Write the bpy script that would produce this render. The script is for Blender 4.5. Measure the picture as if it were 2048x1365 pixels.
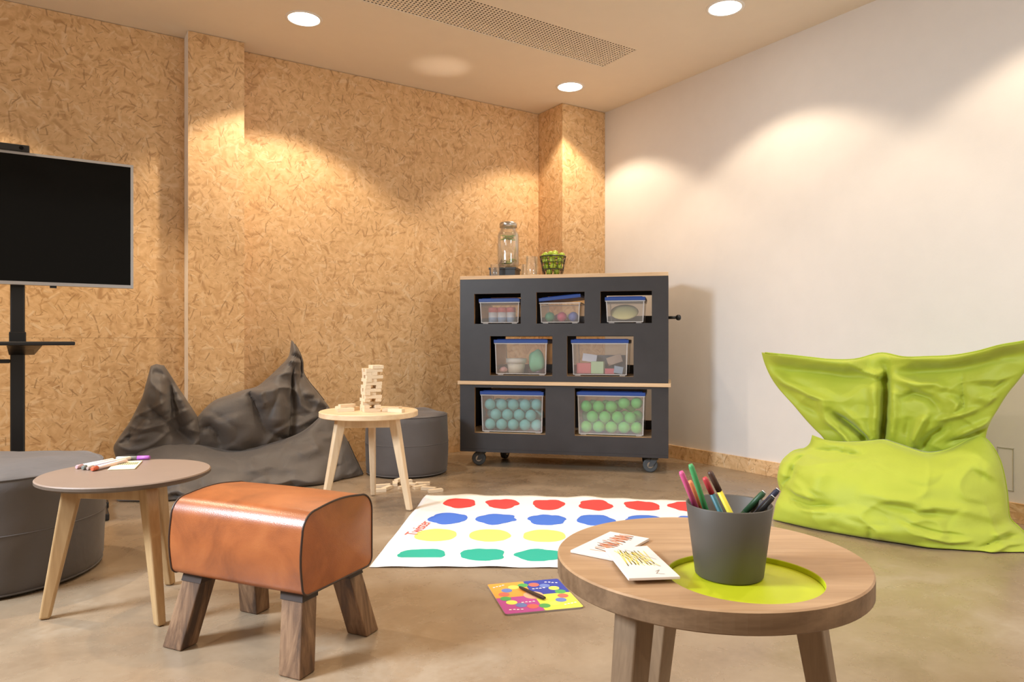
import bpy, bmesh, math, random
from mathutils import Vector, Matrix, noise
R = math.radians
random.seed(7)
for o in list(bpy.data.objects):
    bpy.data.objects.remove(o, do_unlink=True)
scene = bpy.context.scene
COL = scene.collection

# ------------------------------------------------------------------ camera, world, exposure
cam_data = bpy.data.cameras.new('camera'); cam = bpy.data.objects.new('camera', cam_data); COL.objects.link(cam)
cam.location = (0, 0, 0.76); cam.rotation_euler = (R(90), 0, 0)
cam_data.sensor_width = 36; cam_data.lens = 24.8; cam_data.clip_start = 0.05
scene.camera = cam
scene.view_settings.view_transform = 'Standard'
try: scene.view_settings.look = 'None'
except Exception: pass
scene.view_settings.gamma = 1; scene.view_settings.use_curve_mapping = False
scene.view_settings.exposure = 0.12
scene.cycles.max_bounces = 8; scene.cycles.diffuse_bounces = 5; scene.cycles.transparent_max_bounces = 16
scene.cycles.caustics_reflective = False; scene.cycles.caustics_refractive = False
scene.cycles.sample_clamp_indirect = 6

WORLD_STRENGTH = 0.48
SPOT_POWER = 54.0
SPOT_COLOR = (1.0, 0.82, 0.60)
WINDOW_POWER = 52.0
world = bpy.data.worlds.new('world'); scene.world = world; world.use_nodes = True
bg = world.node_tree.nodes['Background']; bg.inputs[0].default_value = (1.0, 0.79, 0.58, 1); bg.inputs[1].default_value = WORLD_STRENGTH

# the room's own frame: x runs along the chipboard wall towards the white wall, -y into the room
TH = math.atan(0.648)
CORNER = Vector((0.68, 5.156, 0))
U = Vector((math.cos(TH), math.sin(TH), 0)); V = Vector((math.sin(TH), -math.cos(TH), 0))
CEIL = 2.43
def room(u, v, z=0.0): return CORNER + U * u + V * v + Vector((0, 0, z))

def area_light(name, loc, target, sx, sy, power, color, spread=180):
    l = bpy.data.lights.new(name, 'AREA'); l.shape = 'RECTANGLE'; l.size = sx; l.size_y = sy; l.energy = power; l.color = color; l.spread = R(spread)
    o = bpy.data.objects.new(name, l); COL.objects.link(o); o.location = loc
    o.rotation_euler = (Vector(target) - Vector(loc)).to_track_quat('-Z', 'Y').to_euler(); return o
# daylight from the window side of the room, beyond the left of the frame
area_light('window_daylight', (-2.85, 0.72, 2.05), (-0.3, 1.9, 0.2), 0.7, 0.7, WINDOW_POWER * 0.85, (0.74, 0.87, 1.0), 84)
area_light('window_daylight', (2.75, -0.45, 1.9), (1.5, 2.9, 0.45), 1.0, 1.0, 16.0, (0.78, 0.92, 1.0), 110)
area_light('window_skylight', (-2.9, 0.3, 2.2), (0.0, 2.2, 0.3), 2.0, 1.2, WINDOW_POWER * 0.42, (0.86, 0.92, 1.0))

# ------------------------------------------------------------------ node helpers, materials
class NT:
    def __init__(s, name):
        s.m = bpy.data.materials.new(name); s.m.use_nodes = True; s.t = s.m.node_tree; s.t.nodes.clear()
        s.out = s.t.nodes.new('ShaderNodeOutputMaterial')
    def n(s, kind, _p=None, **inp):
        nd = s.t.nodes.new('ShaderNode' + kind)
        for k, v in (_p or {}).items(): setattr(nd, k, v)
        for k, v in inp.items():
            key = int(k[1:]) if k[0] == 'i' and k[1:].isdigit() else k.replace('_', ' ')
            s.set(nd.inputs[key], v)
        return nd
    def set(s, sock, v):
        if isinstance(v, bpy.types.NodeSocket): s.t.links.new(v, sock)
        elif isinstance(v, bpy.types.Node): s.t.links.new(v.outputs[0], sock)
        else:
            if sock.type == 'RGBA' and len(v) == 3: v = (*v, 1)
            sock.default_value = v
    def math(s, op, a, b=None, clamp=False):
        nd = s.t.nodes.new('ShaderNodeMath'); nd.operation = op; nd.use_clamp = clamp
        s.set(nd.inputs[0], a)
        if b is not None: s.set(nd.inputs[1], b)
        return nd.outputs[0]
    def mix(s, fac, a, b):
        nd = s.t.nodes.new('ShaderNodeMix'); nd.data_type = 'RGBA'
        s.set(nd.inputs[0], fac); s.set(nd.inputs[6], a); s.set(nd.inputs[7], b); return nd.outputs[2]
    def ramp(s, fac, stops):
        nd = s.t.nodes.new('ShaderNodeValToRGB'); s.set(nd.inputs[0], fac)
        e = nd.color_ramp.elements
        while len(e) < len(stops): e.new(0.5)
        for q, (p, c) in zip(e, stops):
            q.position = p; q.color = (*c, 1) if len(c) == 3 else c
        return nd.outputs[0]
    def noise(s, vec, scale, detail=4, rough=0.55, dist=0.0):
        return s.n('TexNoise', Vector=vec, Scale=scale, Detail=detail, Roughness=rough, Distortion=dist).outputs[0]
    def obj(s, scale=(1, 1, 1), rot=(0, 0, 0)):
        tc = s.t.nodes.new('ShaderNodeTexCoord')
        return s.n('Mapping', Vector=tc.outputs['Object'], Scale=scale, Rotation=rot).outputs[0]
    def bump(s, h, strength=0.3, dist=0.01):
        return s.n('Bump', Height=h, Strength=strength, Distance=dist).outputs[0]
    def surf(s, color, rough=0.5, normal=None, **kw):
        b = s.t.nodes.new('ShaderNodeBsdfPrincipled')
        s.set(b.inputs['Base Color'], color); s.set(b.inputs['Roughness'], rough)
        if normal is not None: s.set(b.inputs['Normal'], normal)
        for k, v in kw.items(): s.set(b.inputs[k.replace('_', ' ')], v)
        s.t.links.new(b.outputs[0], s.out.inputs[0]); return s.m

def plain(name, c, rough=0.5, var=0.06, bump=0.0, bscale=60, **kw):
    t = NT(name); co = t.obj()
    f = t.noise(co, 9, 4)
    a = tuple(x * (1 - var) for x in c); b = tuple(min(1, x * (1 + var)) for x in c)
    col = t.ramp(f, [(0.3, a), (0.7, b)])
    nm = t.bump(t.noise(co, bscale, 3), bump, 0.004) if bump else None
    return t.surf(col, rough, nm, **kw)

def wood(name, c1, c2, axis='X', rough=0.45, scale=1.0, bump=0.08):
    t = NT(name)
    sc = {'X': (1.2, 14, 14), 'Y': (14, 1.2, 14), 'Z': (14, 14, 1.2)}[axis]
    co = t.obj(tuple(v * scale for v in sc))
    g = t.noise(co, 1.6, 6, 0.6, 0.6); fine = t.noise(co, 9, 3, 0.6)
    f = t.math('ADD', t.math('MULTIPLY', g, 0.75), t.math('MULTIPLY', fine, 0.25))
    mid = tuple((a + b) / 2 for a, b in zip(c1, c2))
    return t.surf(t.ramp(f, [(0.33, c1), (0.5, mid), (0.66, c2)]), rough, t.bump(fine, bump, 0.002))

def fabric(name, c, rough=0.75, wr=0.25, sheen=0.2, var=0.08):
    t = NT(name); co = t.obj()
    f = t.noise(co, 3, 4)
    col = t.ramp(f, [(0.3, tuple(x * (1 - var) for x in c)), (0.7, tuple(min(1, x * (1 + var)) for x in c))])
    h = t.math('ADD', t.noise(co, 14, 4, 0.5, 0.6), t.math('MULTIPLY', t.noise(co, 420, 2), 0.05))
    return t.surf(col, rough, t.bump(h, wr, 0.02), Sheen_Weight=sheen, Sheen_Roughness=0.5)

def osb(name, tint=1.0):
    """oriented strand board: layers of flat wood strands lying every way, cut up by Voronoi cells"""
    t = NT(name)
    tc = t.t.nodes.new('ShaderNodeTexCoord'); sep = t.n('SeparateXYZ', Vector=tc.outputs['Object'])
    info = t.t.nodes.new('ShaderNodeObjectInfo')
    px = t.math('ADD', t.math('ADD', sep.outputs[0], sep.outputs[1]), t.math('MULTIPLY', info.outputs['Random'], 37.0))
    base = t.n('CombineXYZ', X=px, Y=sep.outputs[2]).outputs[0]
    wob = t.n('TexNoise', Vector=base, Scale=14.0, Detail=2)
    base = t.n('VectorMath', {'operation': 'ADD'}, i0=base, i1=t.n('VectorMath', {'operation': 'SCALE'}, i0=wob.outputs['Color'], Scale=0.014).outputs[0]).outputs[0]
    big = t.noise(base, 2.2, 3)
    col = t.ramp(t.noise(base, 30, 4), [(0.3, (0.60, 0.36, 0.165)), (0.7, (0.82, 0.55, 0.295))])
    hsum = None
    def layer(scale, off, ln, wd, stops, prob, rng, soft=0.12):
        vec = t.n('Mapping', Vector=base, Location=(off, off * 1.7, 0), Scale=(scale, scale, scale)).outputs[0]
        vo = t.n('TexVoronoi', {'voronoi_dimensions': '2D', 'feature': 'F1'}, Vector=vec, Scale=1.0)
        loc = t.n('VectorMath', {'operation': 'SUBTRACT'}, i0=vec, i1=vo.outputs['Position']).outputs[0]
        cs = t.n('SeparateColor', Color=vo.outputs['Color'])
        ang = t.math('MULTIPLY', t.math('SUBTRACT', cs.outputs[0], 0.5), rng)
        rot = t.n('VectorRotate', {'rotation_type': 'Z_AXIS'}, Vector=loc, Angle=ang).outputs[0]
        s2 = t.n('SeparateXYZ', Vector=rot)
        ax = t.math('ABSOLUTE', s2.outputs[0]); ay = t.math('ABSOLUTE', s2.outputs[1])
        mx = t.math('DIVIDE', t.math('SUBTRACT', wd, ax), wd * 0.6, True); my = t.math('DIVIDE', t.math('SUBTRACT', ln, ay), ln * 0.3, True)
        m = t.math('MULTIPLY', mx, my)
        if prob < 1: m = t.math('MULTIPLY', m, t.math('LESS_THAN', cs.outputs[2], prob))
        fib = t.n('TexNoise', Vector=t.n('Mapping', Vector=rot, Scale=(22, 1.6, 1)).outputs[0], Scale=1.0, Detail=3).outputs[0]
        c = t.ramp(cs.outputs[1], stops)
        c = t.mix(t.math('MULTIPLY', t.math('SUBTRACT', fib, 0.35, True), 0.9), c, (0.50, 0.27, 0.10))
        return m, c, cs
    A = [(0.0, (0.36, 0.18, 0.065)), (0.22, (0.62, 0.37, 0.175)), (0.5, (0.78, 0.51, 0.27)), (0.8, (0.83, 0.57, 0.32)), (1.0, (0.90, 0.69, 0.45))]
    D = [(0.0, (0.16, 0.075, 0.025)), (1.0, (0.36, 0.18, 0.065))]
    for sc, off, ln, wd, st, pr, rg in ((13, 0.0, 0.7, 0.2, A, 1, 4.2), (17, 3.3, 0.75, 0.17, A, 1, 3.4), (23, 7.1, 0.8, 0.16, A, 0.8, 3.0),
                                        (31, 11.9, 0.7, 0.12, A, 0.6, 4.0), (24, 17.3, 0.40, 0.06, D, 0.30, 2.4), (40, 31.7, 0.38, 0.07, D, 0.30, 3.0), (13, 23.9, 0.42, 0.055, D, 0.22, 2.0), (16, 41.3, 0.45, 0.075, D, 0.10, 2.6)):
        m, c, cs = layer(sc, off, ln, wd, st, pr, rg)
        col = t.mix(t.math('MULTIPLY', m, 0.66 if st is A else 0.62), col, c)
        hh = t.math('MULTIPLY', m, cs.outputs[1])
        hsum = hh if hsum is None else t.math('ADD', hsum, hh)
    col = t.mix(t.math('MULTIPLY', big, 0.25), col, (0.66, 0.40, 0.17))
    if tint != 1.0: col = t.mix(1.0 - tint, col, (0.2, 0.1, 0.03))
    return t.surf(col, 0.55, t.bump(hsum, 0.25, 0.002))

def concrete(name):
    t = NT(name); co = t.obj()
    a = t.noise(co, 0.9, 6, 0.6, 0.8); b = t.noise(co, 4.5, 8, 0.65, 0.4); c = t.noise(co, 60, 4)
    f = t.math('ADD', t.math('ADD', t.math('MULTIPLY', a, 0.55), t.math('MULTIPLY', b, 0.35)), t.math('MULTIPLY', c, 0.1))
    col = t.ramp(f, [(0.32, (0.17, 0.118, 0.073)), (0.44, (0.255, 0.182, 0.117)), (0.55, (0.305, 0.225, 0.15)), (0.68, (0.40, 0.325, 0.245))])
    rough = t.n('MapRange', Value=b, i1=0.3, i2=0.7, i3=0.16, i4=0.42).outputs[0]
    return t.surf(col, rough, t.bump(b, 0.06, 0.01))

def clear(name, tint=(1, 1, 1), haze=0.08, gloss=0.08, rough=0.05):
    """clear plastic or glass: mostly lets light straight through, a little milkiness and a mirror glint"""
    t = NT(name)
    tr = t.n('BsdfTransparent', Color=tint); df = t.n('BsdfDiffuse', Color=(0.9, 0.9, 0.92)); gl = t.n('BsdfGlossy', Color=(1, 1, 1), Roughness=rough)
    fr = t.n('Fresnel', IOR=1.45)
    m1 = t.n('MixShader', i0=haze, i1=tr.outputs[0], i2=df.outputs[0])
    fac = t.math('ADD', t.math('MULTIPLY', fr.outputs[0], 0.55), gloss * 0.3, True)
    m2 = t.n('MixShader', i0=fac, i1=m1.outputs[0], i2=gl.outputs[0])
    t.t.links.new(m2.outputs[0], t.out.inputs[0]); return t.m

def emit(name, c, s):
    t = NT(name); e = t.n('Emission', Color=c, Strength=s); t.t.links.new(e.outputs[0], t.out.inputs[0]); return t.m

def leather(name):
    t = NT(name); co = t.obj()
    a = t.noise(co, 7, 5, 0.6, 0.5); b = t.noise(co, 2.5, 3)
    col = t.ramp(t.math('ADD', t.math('MULTIPLY', a, 0.6), t.math('MULTIPLY', b, 0.4)), [(0.33, (0.17, 0.045, 0.013)), (0.5, (0.31, 0.088, 0.024)), (0.66, (0.40, 0.13, 0.038))])
    vo = t.n('TexVoronoi', Vector=co, Scale=420.0).outputs[0]
    return t.surf(col, 0.33, t.bump(t.math('ADD', vo, t.math('MULTIPLY', a, 2.0)), 0.10, 0.002), Specular_IOR_Level=0.6)

def old_wood(name):
    t = NT(name); co = t.obj((16, 16, 1.6))
    g = t.noise(co, 1.5, 7, 0.65, 0.9)
    col = t.ramp(g, [(0.36, (0.045, 0.021, 0.010)), (0.5, (0.145, 0.074, 0.036)), (0.64, (0.26, 0.148, 0.078))])
    return t.surf(col, 0.55, t.bump(g, 0.3, 0.003))

M = {}
M['osb'] = osb('chipboard'); M['osb_edge'] = plain('chipboard_edge', (0.42, 0.24, 0.09), 0.7, 0.3)
M['wall'] = plain('white_plaster', (0.735, 0.695, 0.66), 0.85, 0.015, 0.06, 90)
M['ceiling'] = plain('ceiling_paint', (0.84, 0.765, 0.665), 0.9, 0.01)
M['dark_gap'] = plain('dark_gap', (0.10, 0.06, 0.03), 0.9)
M['floor'] = concrete('polished_concrete')
M['white'] = plain('white_paint', (0.82, 0.79, 0.75), 0.5, 0.02)
M['lamp'] = emit('lamp_diffuser', (1.0, 0.93, 0.82), 14.0)
M['black'] = plain('black_metal', (0.012, 0.012, 0.013), 0.35)
M['black_matte'] = plain('black_laminate', (0.034, 0.032, 0.035), 0.40, 0.12)
M['rubber'] = plain('grey_rubber', (0.07, 0.075, 0.08), 0.6)
M['steel'] = plain('brushed_steel', (0.55, 0.53, 0.5), 0.3, 0.05, Metallic=1.0)
M['silver'] = plain('silver_plastic', (0.48, 0.46, 0.45), 0.35, 0.03, Metallic=0.4)
M['screen'] = plain('dark_glass', (0.003, 0.0035, 0.004), 0.12, 0.0, Specular_IOR_Level=0.18)
M['ply'] = wood('birch_ply', (0.55, 0.36, 0.20), (0.74, 0.54, 0.34), 'X')
M['ply_dark'] = wood('ply_edge', (0.20, 0.10, 0.035), (0.36, 0.2, 0.08), 'X')
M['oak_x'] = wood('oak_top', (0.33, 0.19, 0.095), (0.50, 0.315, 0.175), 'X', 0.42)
M['oak_edge_shaded'] = wood('oak_edge_shaded', (0.12, 0.066, 0.032), (0.26, 0.16, 0.088), 'X', 0.5)  # oak darkened below the top's tone: shade on the rim put into the colour
M['oak_z'] = wood('oak_leg', (0.17, 0.105, 0.058), (0.31, 0.205, 0.12), 'Z', 0.5)
M['ash_z'] = wood('ash_leg', (0.34, 0.20, 0.085), (0.50, 0.33, 0.165), 'Z', 0.5)
M['birch_x'] = wood('pale_top', (0.62, 0.43, 0.25), (0.78, 0.60, 0.40), 'X', 0.45)
M['birch_z'] = wood('pale_leg', (0.60, 0.43, 0.26), (0.76, 0.59, 0.40), 'Z', 0.5)
M['block'] = wood('block_wood', (0.66, 0.50, 0.33), (0.82, 0.68, 0.50), 'X', 0.6)
M['taupe'] = plain('taupe_laminate', (0.235, 0.165, 0.125), 0.42, 0.04)
M['taupe_edge'] = plain('taupe_edge', (0.10, 0.07, 0.05), 0.5, 0.06)
M['lime_bag'] = fabric('lime_fabric', (0.375, 0.435, 0.030), 0.62, 0.16, 0.15, 0.05)
M['grey_bag'] = fabric('charcoal_nylon', (0.098, 0.082, 0.072), 0.58, 0.22, 0.15, 0.08)
M['grey_pouf'] = fabric('charcoal_pouf', (0.085, 0.074, 0.072), 0.55, 0.10, 0.15, 0.08)
M['seam'] = plain('dark_seam', (0.035, 0.028, 0.026), 0.7)
M['lime_seam'] = plain('lime_seam', (0.33, 0.42, 0.02), 0.7)
M['leather'] = leather('tan_leather'); M['piping'] = plain('dark_piping', (0.035, 0.014, 0.008), 0.45)
M['old_wood'] = old_wood('reclaimed_wood'); M['strap'] = plain('dark_strap', (0.03, 0.014, 0.008), 0.6)
M['inlay'] = plain('lime_inlay', (0.50, 0.55, 0.012), 0.5, 0.04)
M['cup'] = plain('grey_clay', (0.092, 0.080, 0.068), 0.5, 0.05)
M['card'] = plain('white_card', (0.78, 0.72, 0.68), 0.7, 0.02); M['cream_card'] = plain('cream_card', (0.80, 0.66, 0.42), 0.7, 0.03)
M['paper'] = plain('paper', (0.86, 0.82, 0.78), 0.8, 0.015, 0.1, 40)
M['clear'] = clear('clear_plastic', (0.985, 0.985, 0.99), 0.055, 0.2, 0.12)
M['clear_rim'] = clear('clear_rim', (0.95, 0.95, 0.96), 0.42, 0.3, 0.2)
M['glass'] = clear('drinking_glass', (0.995, 0.995, 0.99), 0.03, 0.2, 0.03)
M['water'] = clear('water', (0.995, 0.995, 0.985), 0.01, 0.1, 0.02)
M['blue_lid'] = plain('blue_lid', (0.022, 0.07, 0.30), 0.35, 0.05)
_paint = {}
def paint(r, g, b, rough=0.45, var=0.05):
    k = (r, g, b, rough, var)
    if k not in _paint: _paint[k] = plain('paint_%d' % len(_paint), (r, g, b), rough, var)
    return _paint[k]

# ------------------------------------------------------------------ mesh helpers
class MB:
    def __init__(s): s.v = []; s.f = []; s.mi = []; s.sm = []
    def add(s, vs, fs, mi=0, smooth=False):
        o = len(s.v); s.v += [tuple(v) for v in vs]
        for k, f in enumerate(fs):
            s.f.append([i + o for i in f]); s.mi.append(mi[k] if isinstance(mi, list) else mi); s.sm.append(smooth)
        return s
    def box(s, lo, hi, mat=None, mi=0):
        x0, y0, z0 = lo; x1, y1, z1 = hi
        vs = [Vector(p) for p in ((x0,y0,z0),(x1,y0,z0),(x1,y1,z0),(x0,y1,z0),(x0,y0,z1),(x1,y0,z1),(x1,y1,z1),(x0,y1,z1))]
        if mat is not None: vs = [mat @ v for v in vs]
        return s.add(vs, [(3,2,1,0),(4,5,6,7),(0,1,5,4),(1,2,6,5),(2,3,7,6),(3,0,4,7)], mi)
    def hexa(s, bot, top, mi=0):
        return s.add(list(bot) + list(top), [(3,2,1,0),(4,5,6,7),(0,1,5,4),(1,2,6,5),(2,3,7,6),(3,0,4,7)], mi)
    def tube(s, pts, rad, n=10, caps=True, mi=0, closed=False, flat=1.0):
        pts = [Vector(p) for p in pts]; k = len(pts)
        rad = rad if isinstance(rad, (list, tuple)) else [rad] * k
        vs, up = [], None
        for i, p in enumerate(pts):
            a = pts[(i - 1) % k] if closed or i > 0 else p; b = pts[(i + 1) % k] if closed or i < k - 1 else p
            d = (b - a).normalized()
            if up is None: up = Vector((0, 0, 1)) if abs(d.z) < 0.9 else Vector((1, 0, 0))
            x = d.cross(up).normalized(); y = x.cross(d).normalized(); up = y
            for j in range(n):
                an = 2 * math.pi * j / n
                vs.append(p + (x * math.cos(an) + y * math.sin(an) * flat) * rad[i])
        fs = []
        for i in range(k if closed else k - 1):
            for j in range(n):
                a, b = i * n + j, i * n + (j + 1) % n; c, d2 = ((i + 1) % k) * n + (j + 1) % n, ((i + 1) % k) * n + j
                fs.append((a, b, c, d2))
        s.add(vs, fs, mi, True)
        if caps and not closed:
            s.add(vs[:n], [tuple(range(n))[::-1]], mi); s.add(vs[-n:], [tuple(range(n))], mi)
        return s
    def lathe(s, prof, n=32, c=(0, 0, 0), mi=0, smooth=True, ends=True):
        vs, fs = [], []
        for r, z in prof:
            for j in range(n):
                a = 2 * math.pi * j / n; vs.append((c[0] + r * math.cos(a), c[1] + r * math.sin(a), c[2] + z))
        mis = []
        for i in range(len(prof) - 1):
            for j in range(n):
                fs.append((i * n + j, i * n + (j + 1) % n, (i + 1) * n + (j + 1) % n, (i + 1) * n + j))
                mis.append(mi[i] if isinstance(mi, list) else mi)
        s.add(vs, fs, mis, smooth)
        m0 = mi[0] if isinstance(mi, list) else mi; m1 = mi[-1] if isinstance(mi, list) else mi
        if ends and prof[0][0] > 1e-6: s.add(vs[:n], [tuple(range(n))[::-1]], m0)
        if ends and prof[-1][0] > 1e-6: s.add(vs[-n:], [tuple(range(n))], m1)
        return s
    def ball(s, r, n=16, c=(0, 0, 0), sq=1.0, mi=0):
        k = n // 2
        return s.lathe([(r * math.sin(math.pi * i / k) + 1e-5, -r * sq * math.cos(math.pi * i / k)) for i in range(k + 1)], n, c, mi)
    def prism(s, poly, z0, z1, mi=0, side=None):
        n = len(poly); vs = [(x, y, z0) for x, y in poly] + [(x, y, z1) for x, y in poly]
        s.add(vs, [tuple(range(n))[::-1], tuple(range(n, 2 * n))], mi)
        s.add(vs, [(i, (i + 1) % n, n + (i + 1) % n, n + i) for i in range(n)], mi if side is None else side); return s

def mesh_of(mb, name, mats, weld=False):
    me = bpy.data.meshes.new(name); me.from_pydata(mb.v, [], mb.f)
    for m in (mats if isinstance(mats, (list, tuple)) else [mats]): me.materials.append(m)
    me.polygons.foreach_set('material_index', mb.mi); me.polygons.foreach_set('use_smooth', mb.sm)
    if weld:
        bm = bmesh.new(); bm.from_mesh(me); bmesh.ops.remove_doubles(bm, verts=bm.verts, dist=1e-5); bm.to_mesh(me); bm.free()
    me.update(); return me
def part(name, mb, mats, parent=None, bevel=0.0, loc=None, rotz=0.0, seg=2, weld=True, label=None):
    o = bpy.data.objects.new(name, mesh_of(mb, name, mats, weld)); COL.objects.link(o)
    if parent is not None: o.parent = parent
    if loc is not None: o.location = loc
    o.rotation_euler[2] = rotz
    if bevel:
        b = o.modifiers.new('bevel', 'BEVEL'); b.width = bevel; b.segments = seg; b.limit_method = 'ANGLE'; b.angle_limit = R(40)
    if label: o['label'] = label
    return o
def tag(o, label, cat, group=None, kind=None):
    o['label'] = label; o['category'] = cat
    if group: o['group'] = group
    if kind: o['kind'] = kind
    return o
def thing(name, label, cat, loc=(0, 0, 0), rotz=0.0, group=None):
    o = bpy.data.objects.new(name, None); COL.objects.link(o); o.empty_display_size = 0.05
    o.location = loc; o.rotation_euler = (0, 0, rotz); return tag(o, label, cat, group)
def solo(name, mb, mats, label, cat, loc=(0, 0, 0), rotz=0.0, group=None, bevel=0.0, weld=True):
    return tag(part(name, mb, mats, None, bevel, loc, rotz, weld=weld), label, cat, group)
def struct(name, mb, mats, bevel=0.0, loc=None, rotz=0.0):
    o = part(name, mb, mats, None, bevel, loc, rotz); o['kind'] = 'structure'; return o
KIDS = {}
def dup(root, loc, rot=None, label=None, group=None):
    r = root.copy(); COL.objects.link(r); r.location = loc
    if rot is not None: r.rotation_euler = rot
    if label: r['label'] = label
    if group: r['group'] = group
    for ch in [c for c in bpy.data.objects if c.parent == root]:
        c2 = ch.copy(); COL.objects.link(c2); c2.parent = r
        for g in [q for q in bpy.data.objects if q.parent == ch]:
            g2 = g.copy(); COL.objects.link(g2); g2.parent = c2
    return r

# ------------------------------------------------------------------ the room
# floor and ceiling
mb = MB(); mb.add([(-6.4, -0.6 - 0, 0), (0.05, -0.6, 0), (0.05, 0.6, 0), (-6.4, 0.6, 0)], [(0, 1, 2, 3)])
mb = MB().box((-6.4, -6.6, -0.06), (0.1, 0.45, 0.0)); struct('floor', mb, M['floor'], loc=CORNER, rotz=TH)
# ceiling with the opening for the vent  (local x = u, local y = -v)
VX0, VX1, VY0, VY1 = -2.41, -0.573, -0.951, -0.652
mb = MB()
for (x0, y0, x1, y1) in ((-6.4, -6.6, VX0, 0.45), (VX1, -6.6, 0.1, 0.45), (VX0, -6.6, VX1, VY0), (VX0, VY1, VX1, 0.45)):
    mb.box((x0, y0, CEIL), (x1, y1, CEIL + 0.08))
struct('ceiling', mb, M['ceiling'], loc=CORNER, rotz=TH)
# back wall: dark carcass with chipboard panels fixed to it
wb = MB().box((-6.3, 0.302, 0.0), (0.0, 0.42, CEIL)); wall_back = struct('wall_back', wb, M['dark_gap'], loc=CORNER, rotz=TH)
def panel(x0, x1, z0, z1, y0, y1, g=0.0004):
    b = MB().box((x0 + g, y0, z0 + g), (x1 - g, y1, z1 - g)); return part('chipboard_panel', b, M['osb'], wall_back)
for x0, x1 in ((-6.3, -5.25), (-5.25, -4.0), (-4.0, -2.775)):
    panel(x0, x1, 0.0, 0.776, 0.29, 0.302); panel(x0, x1, 0.776, CEIL - 0.002, 0.29, 0.302)
for x0, x1 in ((-2.486, -1.387), (-1.387, -0.39)):
    panel(x0, x1, 0.0, CEIL - 0.002, 0.29, 0.302)
panel(-2.775, -2.486, 0.0, CEIL - 0.002, 0.165, 0.177)                      # left pilaster, front
panel(-2.498, -2.486, 0.0, CEIL - 0.002, 0.178, 0.29)                       # its right cheek
panel(-0.39, -0.001, 0.0, CEIL - 0.002, 0.0, 0.012)                         # corner pilaster, front
panel(-0.39, -0.378, 0.0, CEIL - 0.002, 0.013, 0.29)                        # its left cheek
struct('trim_1', MB().box((-2.7755, 0.166, 0.0), (-2.763, 0.289, CEIL - 0.001)), plain('painted_edge', (0.84, 0.80, 0.76), 0.6), loc=CORNER, rotz=TH)
# white wall with a chipboard skirting
struct('wall_right', MB().box((0.0, -6.6, 0.0), (0.12, 0.42, CEIL)), M['wall'], loc=CORNER, rotz=TH)
struct('baseboard_right', MB().box((-0.013, -6.5, 0.0), (0.0, -0.002, 0.083)), [M['osb']], 0.001, loc=CORNER, rotz=TH)
hatch = MB()
for a, b in (((-2.62, 0.129), (-2.617, 0.309)), ((-2.561, 0.129), (-2.558, 0.309)), ((-2.62, 0.306), (-2.558, 0.309)), ((-2.62, 0.129), (-2.558, 0.132))):
    hatch.box((-0.0015, a[0], a[1]), (0.0, b[0], b[1]))
struct('trim_2', hatch, plain('hatch_line', (0.45, 0.43, 0.38), 0.8), loc=CORNER, rotz=TH)

# perforated ceiling vent
vent = thing('ceiling_vent', 'long rectangular perforated air vent set flush in the ceiling', 'vent', CORNER + Vector((0, 0, 0)), TH)
nx, ny = 92, 15
cw, chh = (VX1 - VX0) / nx, (VY1 - VY0) / ny
mb = MB(); vs, fs = [], []
for i in range(nx):
    for j in range(ny):
        cx, cy = VX0 + (i + .5) * cw, VY0 + (j + .5) * chh
        o = len(vs)
        sq = [(1, 0), (1, 1), (0, 1), (-1, 1), (-1, 0), (-1, -1), (0, -1), (1, -1)]
        for k in range(8):
            a = math.pi / 4 * k
            vs.append((cx + sq[k][0] * cw / 2, cy + sq[k][1] * chh / 2, CEIL + 0.002)); vs.append((cx + 0.0058 * math.cos(a), cy + 0.0058 * math.sin(a), CEIL + 0.002))
        for k in range(8):
            k2 = (k + 1) % 8
            fs.append((o + 2 * k, o + 2 * k + 1, o + 2 * k2 + 1, o + 2 * k2))
mb.add(vs, fs)
part('perforated_plate', mb, M['ceiling'], vent)
duct = MB()
duct.box((VX0, VY0, CEIL + 0.06), (VX1, VY1, CEIL + 0.07))
part('duct', duct, plain('duct_dark', (0.10, 0.075, 0.05), 0.9), vent)

# downlights
def downlight(u, v, label, seen=True, dim=1.0):
    p = room(u, v, CEIL)
    if seen:
        t = thing('ceiling_downlight', label, 'downlight', p)
        part('trim_ring', MB().lathe([(0.078, -0.001), (0.080, -0.004), (0.092, -0.004), (0.094, 0.0)], 40, ends=False), M['white'], t)
        part('diffuser', MB().lathe([(0.0, -0.0022), (0.079, -0.0022)], 40, ends=False), M['lamp'], t)
    l = bpy.data.lights.new('downlight_beam', 'SPOT'); l.energy = SPOT_POWER * dim; l.color = SPOT_COLOR
    l.spot_size = R(113); l.spot_blend = 0.30; l.shadow_soft_size = 0.035
    o = bpy.data.objects.new('downlight_beam', l); COL.objects.link(o); o.location = p - Vector((0, 0, 0.01)); return o
downlight(-2.292, 0.306, 'round recessed downlight nearest the white edged chipboard pilaster', dim=1.55)
downlight(-0.537, 0.279, 'small round downlight in front of the corner chipboard pilaster')
downlight(-0.558, 1.573, 'round recessed downlight beside the perforated vent, above the green bag', dim=0.85)
for u, v in ((-4.05, 0.45), (-0.56, 2.87), (-0.56, 4.2), (-2.3, 2.3), (-4.05, 2.3), (-2.3, 4.2), (-4.05, 4.2)):
    downlight(u, v, '', False, 0.75 if -4.0 < u < -1.0 or v > 3 else 2.5 if u < -4 and v < 1 else 0.8)
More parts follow.
